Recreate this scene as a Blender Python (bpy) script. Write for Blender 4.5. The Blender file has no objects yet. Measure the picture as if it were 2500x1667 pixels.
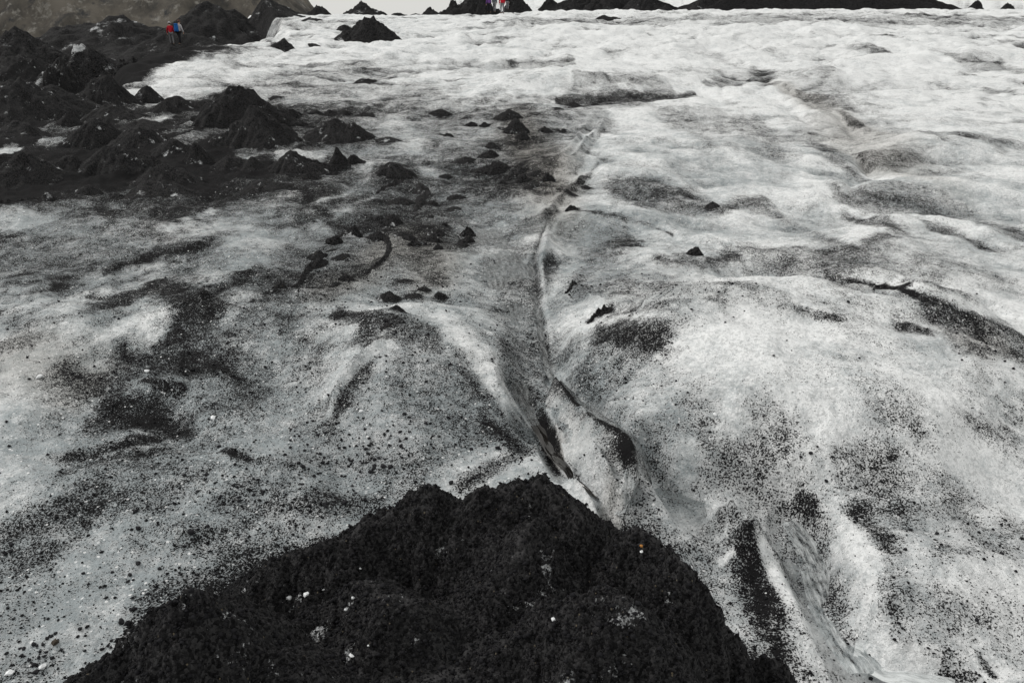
import bpy, bmesh, math, random
import numpy as np

# ------------------------------------------------------------------ camera, sky, sun, exposure
SC = bpy.context.scene
COL = SC.collection
PITCH = math.radians(21.4)
FPX = 2014.0                      # focal length in photo pixels (2500 wide)
CAMZ = 2.8
cam = bpy.data.cameras.new("camera"); cam.sensor_width = 36.0; cam.lens = FPX / 2500 * 36
cam.clip_start = 0.05; cam.clip_end = 6000
camo = bpy.data.objects.new("camera", cam); COL.objects.link(camo)
camo.location = (0, 0, CAMZ); camo.rotation_euler = (math.pi / 2 - PITCH, 0, 0)
SC.camera = camo

SUN_EL, SUN_AZ = math.radians(38), math.radians(-62)      # azimuth from +Y, clockwise
w = bpy.data.worlds.new("World"); SC.world = w; w.use_nodes = True
nt = w.node_tree; nt.nodes.clear()
sky = nt.nodes.new("ShaderNodeTexSky"); sky.sky_type = 'NISHITA'; sky.sun_disc = False
sky.sun_elevation = SUN_EL; sky.sun_rotation = SUN_AZ; sky.dust_density = 4.0
hs = nt.nodes.new("ShaderNodeHueSaturation"); hs.inputs['Saturation'].default_value = 0.15
mx = nt.nodes.new("ShaderNodeMix"); mx.data_type = 'RGBA'; mx.inputs[0].default_value = 0.88
mx.inputs[7].default_value = (7.45, 7.4, 7.1, 1)              # even overcast cloud sheet
bg = nt.nodes.new("ShaderNodeBackground"); bg.inputs['Strength'].default_value = 0.10
wo = nt.nodes.new("ShaderNodeOutputWorld")
nt.links.new(sky.outputs[0], hs.inputs['Color']); nt.links.new(hs.outputs[0], mx.inputs[6])
nt.links.new(mx.outputs[2], bg.inputs['Color']); nt.links.new(bg.outputs[0], wo.inputs[0])

sl = bpy.data.lights.new("sun", 'SUN'); sl.energy = 1.5; sl.angle = math.radians(14); sl.color = (1, .97, .93)
so = bpy.data.objects.new("sun", sl); COL.objects.link(so)
so.rotation_euler = (math.pi / 2 - SUN_EL, 0, math.pi - SUN_AZ)
SC.view_settings.view_transform = 'Standard'; SC.view_settings.look = 'None'
SC.view_settings.exposure = 0.05; SC.view_settings.gamma = 1.0; SC.view_settings.use_curve_mapping = False
SC.cycles.max_bounces = 5; SC.cycles.transparent_max_bounces = 6

random.seed(7); RNG = np.random.default_rng(7)

# ------------------------------------------------------------------ numeric helpers
def sstep(a, b, x):
    t = np.clip((x - a) / (b - a), 0, 1)
    return t * t * (3 - 2 * t)

def _grad(ix, iy, seed):
    h = (ix.astype(np.int64) * 374761393 + iy.astype(np.int64) * 668265263 + seed * 974634777) & 0xffffffff
    h = ((h ^ (h >> 13)) * 1274126177) & 0xffffffff
    h = (h ^ (h >> 16)) & 0xffff
    a = h * (2 * math.pi / 65536.0)
    return np.cos(a), np.sin(a)

def pnoise(x, y, seed=0):
    x = np.asarray(x, float); y = np.asarray(y, float)
    xi = np.floor(x); yi = np.floor(y); fx = x - xi; fy = y - yi
    u = fx * fx * fx * (fx * (fx * 6 - 15) + 10); v = fy * fy * fy * (fy * (fy * 6 - 15) + 10)
    r = []
    for dx in (0, 1):
        for dy in (0, 1):
            gx, gy = _grad(xi + dx, yi + dy, seed)
            r.append(gx * (fx - dx) + gy * (fy - dy))
    return ((r[0] * (1 - v) + r[1] * v) * (1 - u) + (r[2] * (1 - v) + r[3] * v) * u) * 1.5

def fbm(x, y, octs=4, rough=0.5, seed=0):
    s = 0; a = 1; t = 0
    for k in range(octs):
        s = s + a * pnoise(x, y, seed + 17 * k); t += a
        x = x * 2.03 + 5.1; y = y * 2.03 + 3.7; a *= rough
    return s / t

# ------------------------------------------------------------------ survey grid: heightfield sampled on rings about the standing place
AZD = np.radians(np.linspace(-52, 52, 870))
AZC = np.radians(np.linspace(52, 308, 66)[1:-1])
AZ = np.concatenate([AZD, AZC])
RR = np.concatenate([[0.03, 0.4], np.geomspace(0.9, 125, 850), [150, 200, 320, 600, 1200, 2600]])
NA, NR = len(AZ), len(RR)
GX = np.sin(AZ)[None, :] * RR[:, None]
GY = np.cos(AZ)[None, :] * RR[:, None]
AZW = np.concatenate([AZ, [AZ[0] + 2 * math.pi]])
LR = np.log(RR)

def sample(G, x, y):
    x = np.asarray(x, float); y = np.asarray(y, float)
    az = np.arctan2(x, y); az = np.where(az < AZ[0], az + 2 * math.pi, az)
    r = np.clip(np.hypot(x, y), RR[0], RR[-1] * .999)
    j = np.clip(np.searchsorted(AZW, az, side='right') - 1, 0, NA - 1)
    i = np.clip(np.searchsorted(RR, r, side='right') - 1, 0, NR - 2)
    fa = (az - AZW[j]) / (AZW[j + 1] - AZW[j]); fr = (np.log(r) - LR[i]) / (LR[i + 1] - LR[i])
    j2 = (j + 1) % NA
    return (G[i, j] * (1 - fa) + G[i, j2] * fa) * (1 - fr) + (G[i + 1, j] * (1 - fa) + G[i + 1, j2] * fa) * fr

def ray(u, v):
    x = (np.asarray(u, float) - 1250) / FPX; y = -(np.asarray(v, float) - 833.5) / FPX
    return x, math.cos(PITCH) + y * math.sin(PITCH), -math.sin(PITCH) + y * math.cos(PITCH)

STEPS = np.geomspace(1.2, 118, 900)
def locate(G, u, v):
    """surveyed ground point seen at photo pixel (u, v)"""
    u = np.atleast_1d(np.asarray(u, float)); v = np.atleast_1d(np.asarray(v, float))
    dx, dy, dz = ray(u, v)
    X = dx[:, None] * STEPS; Y = dy[:, None] * STEPS; Z = CAMZ + dz[:, None] * STEPS
    D = Z - sample(G, X, Y)
    hit = D < 0
    k = np.where(hit.any(1), hit.argmax(1), len(STEPS) - 1); k = np.maximum(k, 1)
    n = np.arange(len(u)); a = D[n, k - 1]; b = D[n, k]
    f = np.where(hit.any(1), a / np.maximum(a - b, 1e-9), 0.0)
    none = ~hit.any(1)
    s = STEPS[k - 1] + (STEPS[k] - STEPS[k - 1]) * f
    s = np.where(none, 98.0 / np.maximum(dy, .1), s)
    return dx * s, dy * s

def dense(pts, step=18.0):
    out = []
    for (a, b) in zip(pts[:-1], pts[1:]):
        n = max(1, int(math.hypot(b[0] - a[0], b[1] - a[1]) / step))
        for k in range(n): out.append((a[0] + (b[0] - a[0]) * k / n, a[1] + (b[1] - a[1]) * k / n))
    out.append(pts[-1])
    return np.array(out)

def stroke_dist(px, py, wx, wy, sq):
    """distance (metres across the slope) to a polyline; the fore-aft direction is scaled by sq"""
    best = np.full(px.shape, 1e9); par = np.zeros(px.shape)
    n = len(wx)
    for k in range(n - 1):
        ax, ay, bx, by = wx[k], wy[k] * sq, wx[k + 1], wy[k + 1] * sq
        qx, qy = px - ax, py * sq - ay
        ex, ey = bx - ax, by - ay
        t = np.clip((qx * ex + qy * ey) / (ex * ex + ey * ey + 1e-12), 0, 1)
        d = np.hypot(qx - t * ex, qy - t * ey)
        m = d < best
        best = np.where(m, d, best); par = np.where(m, (k + t) / (n - 1), par)
    return best, par

class Stroke:
    def __init__(s, G, pts, wpx):
        P = dense(pts) if len(pts) > 1 else np.array([pts[0], (pts[0][0] + 1, pts[0][1])])
        if len(P) > 26: P = P[np.linspace(0, len(P) - 1, 26).astype(int)]
        s.x, s.y = locate(G, P[:, 0], P[:, 1])
        d = np.hypot(s.x.mean(), s.y.mean())
        vm = P[:, 1].mean()
        s.dep = max(0.02, math.sin(PITCH + math.atan((vm - 833.5) / FPX)))
        s.w = 0.5 * wpx * math.hypot(d, 2.5) / FPX
        s.sq = max(s.dep, .05)
    def region(s, k=2.2):
        m = s.w * k
        return (GX > s.x.min() - m) & (GX < s.x.max() + m) & (GY > s.y.min() - m / s.sq) & (GY < s.y.max() + m / s.sq)

# ------------------------------------------------------------------ terrain heights
def base_height(x, y):
    yy = np.clip(y, -30, 85)
    z = 0.036 * (yy - 5) - 0.07 * np.clip(y - 97, 0, 90)
    z = z + 0.45 * sstep(-3, 5, x) * sstep(60, 95, y)
    z = z + 0.10 * sstep(8, 30, x) * sstep(50, 95, y)
    z = z + 0.13 * np.clip(y - 101, 0, 60) * sstep(-.088, -.066, x / np.maximum(y, 1))
    return z

H = base_height(GX, GY)
ex_, ey_ = locate(H, [305, 345, 400, 500, 650, 740], [240, 195, 155, 125, 105, 100])
ey_ = np.concatenate([[6, 20], ey_, [54, 60, 74, 92, 130]]); ex_ = np.concatenate([[-60, -26], ex_, [-13.9, -15.4, -18.6, -27, -34]])
XE = np.interp(GY, ey_, ex_) + 0.7 * pnoise(GY * .35, GX * 0 + 3.3, 5) * sstep(20, 26, GY)
MOR = sstep(0.0, 2.0, XE - GX) * sstep(20, 25, GY); MORA = sstep(.8, 2.0, XE - GX) * sstep(21, 24, GY)           # ground left of the clean ice
H -= 2.4 * MOR
# rolling ice: swells across the flow, growing with distance
amp = np.interp(GY, [3, 8, 16, 30, 60, 95, 130], [.0, .04, .12, .30, .42, .22, .2])
SK = GY - 0.28 * GX * sstep(12, 40, GY)
SWELL = fbm(GX * .16, SK * .30, 3, .5, 31)
SW2 = 1 - 2 * np.abs(pnoise(GX * .30 + 4, SK * .62, 44))
H += amp * (SWELL * 1.0 + SW2 * .22) * (1 - .6 * MOR)

SWN = fbm(GX * .62 + .2 * GY, GY * .62, 4, .52, 58) * sstep(24, 14, GY) * sstep(2.5, 4.5, GY)
H += .15 * SWN

DOMES = [  # u, v, half width, half height (photo px), rise m, sharpness
 (2010, 985, 560, 215, .55, 4), (2360, 795, 240, 32, -.10, 2), (1640, 690, 230, 70, .16, 3),
 (1690, 405, 300, 62, .30, 3), (1850, 300, 300, 30, -.15, 2), (2160, 620, 200, 60, .12, 3),
 (600, 800, 250, 100, .16, 3), (1010, 930, 210, 150, .24, 3), (120, 770, 190, 120, .14, 3),
 (470, 1220, 330, 90, .12, 3), (330, 1020, 140, 40, -.08, 2), (2280, 1430, 260, 130, .14, 3),
 (700, 880, 160, 60, -.08, 2), (230, 700, 160, 40, -.07, 2), (560, 620, 120, 45, .10, 3),
 (560, 165, 230, 40, .35, 3), (1850, 100, 480, 32, .42, 4), (1480, 195, 210, 24, .30, 4),
 (2330, 135, 220, 26, .32, 4), (1250, 215, 200, 20, .18, 3), (2330, 365, 190, 26, .22, 4),
 (2330, 470, 260, 26, .14, 3), (2150, 515, 200, 20, -.12, 2), (1150, 420, 160, 80, -.12, 2),
 (1250, 85, 200, 16, .25, 3), (1600, 130, 180, 14, .2, 3), (2080, 205, 170, 18, .22, 3), (1500, 540, 130, 28, .10, 3),
]
def add_dome(u, v, a, b, h, p):
    global H
    x, y = locate(H, [u, u + a, u - a, u, u], [v, v, v, v - b, v + b])
    hx = .5 * (x[1] - x[2]); hy = .5 * (y[3] - y[4])
    cx, cy = .5 * (x[1] + x[2]), .5 * (y[3] + y[4])
    sh = .5 * (x[3] - x[4]) / max(hy, 1e-6)
    m = (np.abs(GY - cy) < 2.4 * hy)
    dy = (GY[m] - cy); dx = GX[m] - cx - sh * dy
    r = np.hypot(dx / hx, dy / hy); r = r * (1 + .18 * pnoise(GX[m] * 1.3 / hx * 1.0, GY[m] * 1.3 / hy, 71))
    H[m] += h * np.exp(-(r ** p) * .7)
DH = [add_dome(*d) for d in DOMES]

RIDGES = [ (-.05, 14, [(1345, 525), (1322, 580), (1300, 640), (1308, 700), (1318, 760), (1330, 830), (1340, 880), (1345, 905)]), (.03, 18, [(1366, 540), (1344, 590), (1324, 640), (1330, 700), (1340, 760), (1352, 830)]), (.05, 18, [(1224, 945), (1282, 1032), (1336, 1110), (1378, 1162), (1444, 1234)]),  # rise m, width px, points: sharp crests of ice and small melt gullies
 (.10, 46, [(2020, 660), (2110, 680), (2200, 700), (2300, 728), (2400, 752), (2500, 790)]),
 (.07, 36, [(1860, 728), (1930, 745), (2000, 762), (2070, 775)]),
 (.08, 40, [(1980, 505), (2060, 520), (2150, 545), (2250, 538), (2350, 560), (2500, 605)]),
 (.07, 30, [(1390, 508), (1460, 512), (1530, 520), (1600, 545), (1660, 580), (1760, 600), (1860, 625)]),
 (.08, 30, [(1400, 715), (1480, 760), (1560, 755), (1640, 752), (1760, 762)]),
 (.10, 14, [(1480, 300), (1440, 345), (1400, 395), (1370, 430)]),
 (.10, 12, [(1440, 300), (1410, 340), (1380, 385), (1345, 430)]),
 (.08, 14, [(1430, 435), (1390, 470), (1350, 510), (1335, 530)]),
 (.08, 30, [(1330, 520), (1335, 580), (1325, 640), (1318, 700)]),
 (.06, 26, [(930, 850), (870, 890), (825, 945), (805, 1010)]),
 (.05, 26, [(540, 1098), (610, 1122), (690, 1136), (760, 1150)]),
 (.05, 22, [(265, 668), (330, 640), (380, 622), (450, 615), (510, 592)]),
 (.05, 22, [(390, 770), (440, 758), (480, 738), (520, 720)]),
 (.05, 20, [(500, 690), (560, 680), (620, 672)]),
 (.05, 30, [(0, 600), (40, 580), (110, 560)]),
 (.05, 26, [(345, 935), (400, 948), (460, 955)]),
 (.06, 40, [(2080, 1250), (2140, 1250), (2250, 1240), (2330, 1235)]),
 (.05, 30, [(180, 1120), (260, 1100), (340, 1080)]),
 (-.12, 34, [(1850, 235), (1910, 245), (1945, 275), (1990, 300)]),
 (-.22, 26, [(1935, 222), (1945, 240)]), (-.16, 26, [(2070, 298), (2085, 330), (2110, 345)]),
 (-.25, 34, [(2112, 380), (2120, 400), (2125, 420)]), (-.1, 20, [(2120, 425), (2080, 440), (2075, 455)]),
 (-.1, 20, [(1700, 235), (1800, 195), (1860, 178)]), (-.08, 16, [(2240, 190), (2260, 205)]), (-.12, 22, [(2420, 225), (2450, 240), (2480, 260)]),
]
CARVE = [   # melt water channels: depth m, width px, points
 (.07, 170, [(1150, 540), (1200, 600), (1235, 660), (1270, 715)]),
 (.10, 150, [(1285, 735), (1305, 800), (1320, 860), (1330, 905)]),
 (.13, 60, [(1345, 900), (1400, 960), (1470, 1020), (1530, 1070), (1590, 1130)]),
 (.20, 110, [(1590, 1130), (1650, 1195), (1720, 1225)]),
 (.14, 110, [(1740, 1225), (1830, 1235), (1920, 1265)]),
 (.12, 100, [(2085, 1590), (2150, 1615), (2230, 1640), (2330, 1668)]), (.18, 150, [(1930, 1270), (1985, 1340), (2020, 1420), (2060, 1500), (2105, 1580), (2140, 1660)]),
 (.15, 90, [(1265, 930), (1285, 990), (1310, 1040)]),
 (.15, 60, [(1310, 1040), (1350, 1090), (1378, 1130)]), (.15, 40, [(1378, 1135), (1420, 1168), (1465, 1214), (1497, 1270)]),
]
FINS = [(.12, 60, [(1365, 945), (1420, 1010), (1490, 1045), (1535, 1075)]), (.10, 50, [(1535, 1080), (1555, 1140), (1570, 1210)]),
        (.16, 46, [(1440, 1120), (1475, 1180), (1495, 1240)]), (.10, 40, [(1530, 1180), (1520, 1230), (1500, 1275)]),
        (.10, 60, [(1560, 1200), (1640, 1250), (1740, 1258), (1830, 1240)]), (.20, 70, [(1770, 1258), (1810, 1290), (1840, 1320), (1800, 1350)]),
        ]
G0 = H.copy()
for (h, wp, pts) in RIDGES + FINS:
    s = Stroke(G0, pts, wp); m = s.region(3)
    d, t = stroke_dist(GX[m], GY[m], s.x, s.y, s.sq)
    e = np.minimum(t, 1 - t) * 2
    H[m] += h * np.exp(-1.3 * (d / s.w) ** 1.5) * sstep(-.1, .35, e + .12)
BED = np.zeros_like(H)
for (h, wp, pts) in CARVE:
    s = Stroke(G0, pts, wp); m = s.region(2.4)
    d, t = stroke_dist(GX[m], GY[m], s.x, s.y, max(s.sq, .45))
    d = d + s.w * .22 * pnoise(GX[m] * 2.2, GY[m] * 2.2, 91)
    c = 1 - sstep(.45, 1.25, d / s.w)
    BED[m] = np.maximum(BED[m], c * h)
WETC = np.clip(BED / .12, 0, 1)
H -= BED
HB = H.copy()                                        # smooth surface used for surveying
s = Stroke(G0, [(-60, 340), (200, 335), (450, 335), (680, 345)], 250); m = s.region(2)
d, _ = stroke_dist(GX[m], GY[m], s.x, s.y, .16)
FIELD = np.zeros_like(H); FIELD[m] = 1 - sstep(.5, 1.2, d / s.w)
H += FIELD * (.14 * np.abs(fbm(GX * .8, GY * .6, 5, .62, 401)) + .06 * fbm(GX * 3.4, GY * 3.4, 3, .6, 402))
near = np.interp(GY, [0, 6, 12, 25, 60], [1, 1, 1.1, 1.6, 1.6])
LUMP = fbm(GX * 1.7, GY * 1.7, 3, .5, 52)
H += near * (.042 * LUMP + .020 * fbm(GX * 6, GY * 6, 3, .6, 53)) * (1 - .5 * WETC)
H += .0055 * fbm(GX * 28, GY * 28, 2, .6, 57) * sstep(16, 8, GY) * (1 - .6 * WETC)
STREAK = fbm(GX * .8, SK * 1.6, 4, .6, 66) * sstep(40, 20, GY) + 1.15 * fbm(GX * .30, SK * .20, 5, .68, 68) * sstep(18, 34, GY)
FB = fbm(GX * .45, SK * .30, 4, .6, 67); H += sstep(10, 24, GY) * .05 * fbm(GX * .9, SK * 1.9, 3, .55, 67) + sstep(20, 36, GY) * (.30 * FB - .10 * np.abs(fbm(GX * .22, SK * .16, 3, .55, 69)))
def rill(fx, fy, seed):
    wx = GX + 1.2 / fx * .25 * fbm(GX * fx, SK * fy, 2, .5, seed + 3); wy = SK + .9 / fy * .3 * fbm(GX * fx * .8, SK * fy * .8, 3, .55, seed + 5)
    return sstep(.90, 1.0, 1 - np.abs(pnoise(wx * fx, wy * fy, seed)))
wn_ = sstep(11, 7, GY); wf_ = sstep(17, 28, GY)
RILL = .3 * wn_ * rill(.55, .75, 411) + np.clip(1 - wn_ - wf_, 0, 1) * .45 * rill(.34, .42, 421) + wf_ * np.maximum(rill(.12, .15, 431), .8 * rill(.26, .22, 441))
RILL *= sstep(-.35, .35, fbm(GX * .3, SK * .3, 3, .6, 451) + .1)
H -= RILL * np.interp(GY, [4, 12, 30, 60], [.015, .03, .07, .10]) * (1 - FIELD) * (1 - MOR)
RID = (1 - 2.4 * np.abs(fbm(GX * .9 + .3 * GY, GY * 1.2, 3, .5, 471))) * sstep(22, 15, GY) * sstep(4, 6, GY); RIDF = (1 - 2.4 * np.abs(fbm(GX * .16, SK * .22, 4, .55, 481))) * sstep(14, 26, GY)
H += (.022 * RID + .13 * RIDF) * (1 - FIELD) * (1 - MOR) * (1 - WETC)
# the moraine side is rough
H += MOR * (.75 * fbm(GX * .22, GY * .16, 5, .6, 81) + .16 * fbm(GX * 1.1, GY * .7, 4, .6, 82)) * sstep(200, 120, GY)

# ------------------------------------------------------------------ ash, whiteness and silt cover on the ice
ASH = np.full(H.shape, .33); WHT = np.full(H.shape, .35); SILT = np.zeros(H.shape)
ASH += -.20 * SWN - .05 * RID - .055 * RIDF; WHT += .75 * SWN + .14 * RID + .16 * RIDF
ASH += .055 * fbm(GX * .9, GY * .9, 4, .6, 101) - .035 * LUMP
WHT += .30 * fbm(GX * 1.1 + 9, GY * 1.1, 3, .5, 102)
far = sstep(11, 26, GY)
ASH += far * (.50 * STREAK - .20 * SWELL - .07 * SW2 - .16 * FB * sstep(20, 36, GY) - .05); WHT += far * .42 * (1 - MOR); ASH += .025 * far
WHT += .35 * sstep(0.3, 1.6, GX) * sstep(11, 6, GY) + .2 * sstep(1, 4, GX)
ASH -= .03 * sstep(.3, 2.5, GX)
LEFT = sstep(.6, -.8, GX) * sstep(20, 13, GY); ASH += .055 * LEFT * sstep(5, 7, GY) + .02 * LEFT; WHT -= .24 * LEFT; ASH += .02 * sstep(14, 9, GY) * sstep(-1, 1, GX)
ASH += MORA * (.80 + .50 * fbm(GX * .35, GY * .10, 5, .65, 111) - ASH)
def scaled(seed, octs, k):
    wn = sstep(13, 7, GY); wf = sstep(18, 34, GY); wm = 1 - np.maximum(wn, wf)
    return wn * fbm(GX * 2.4 * k, GY * 1.7 * k, octs, .62, seed) + np.clip(wm, 0, 1) * fbm(GX * 1.1 * k, GY * .65 * k, octs, .62, seed + 1) + wf * fbm(GX * .45 * k, GY * .20 * k, octs, .62, seed + 2)
nz = scaled(121, 5, 1.0); nz2 = scaled(131, 4, 3.4)

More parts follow.
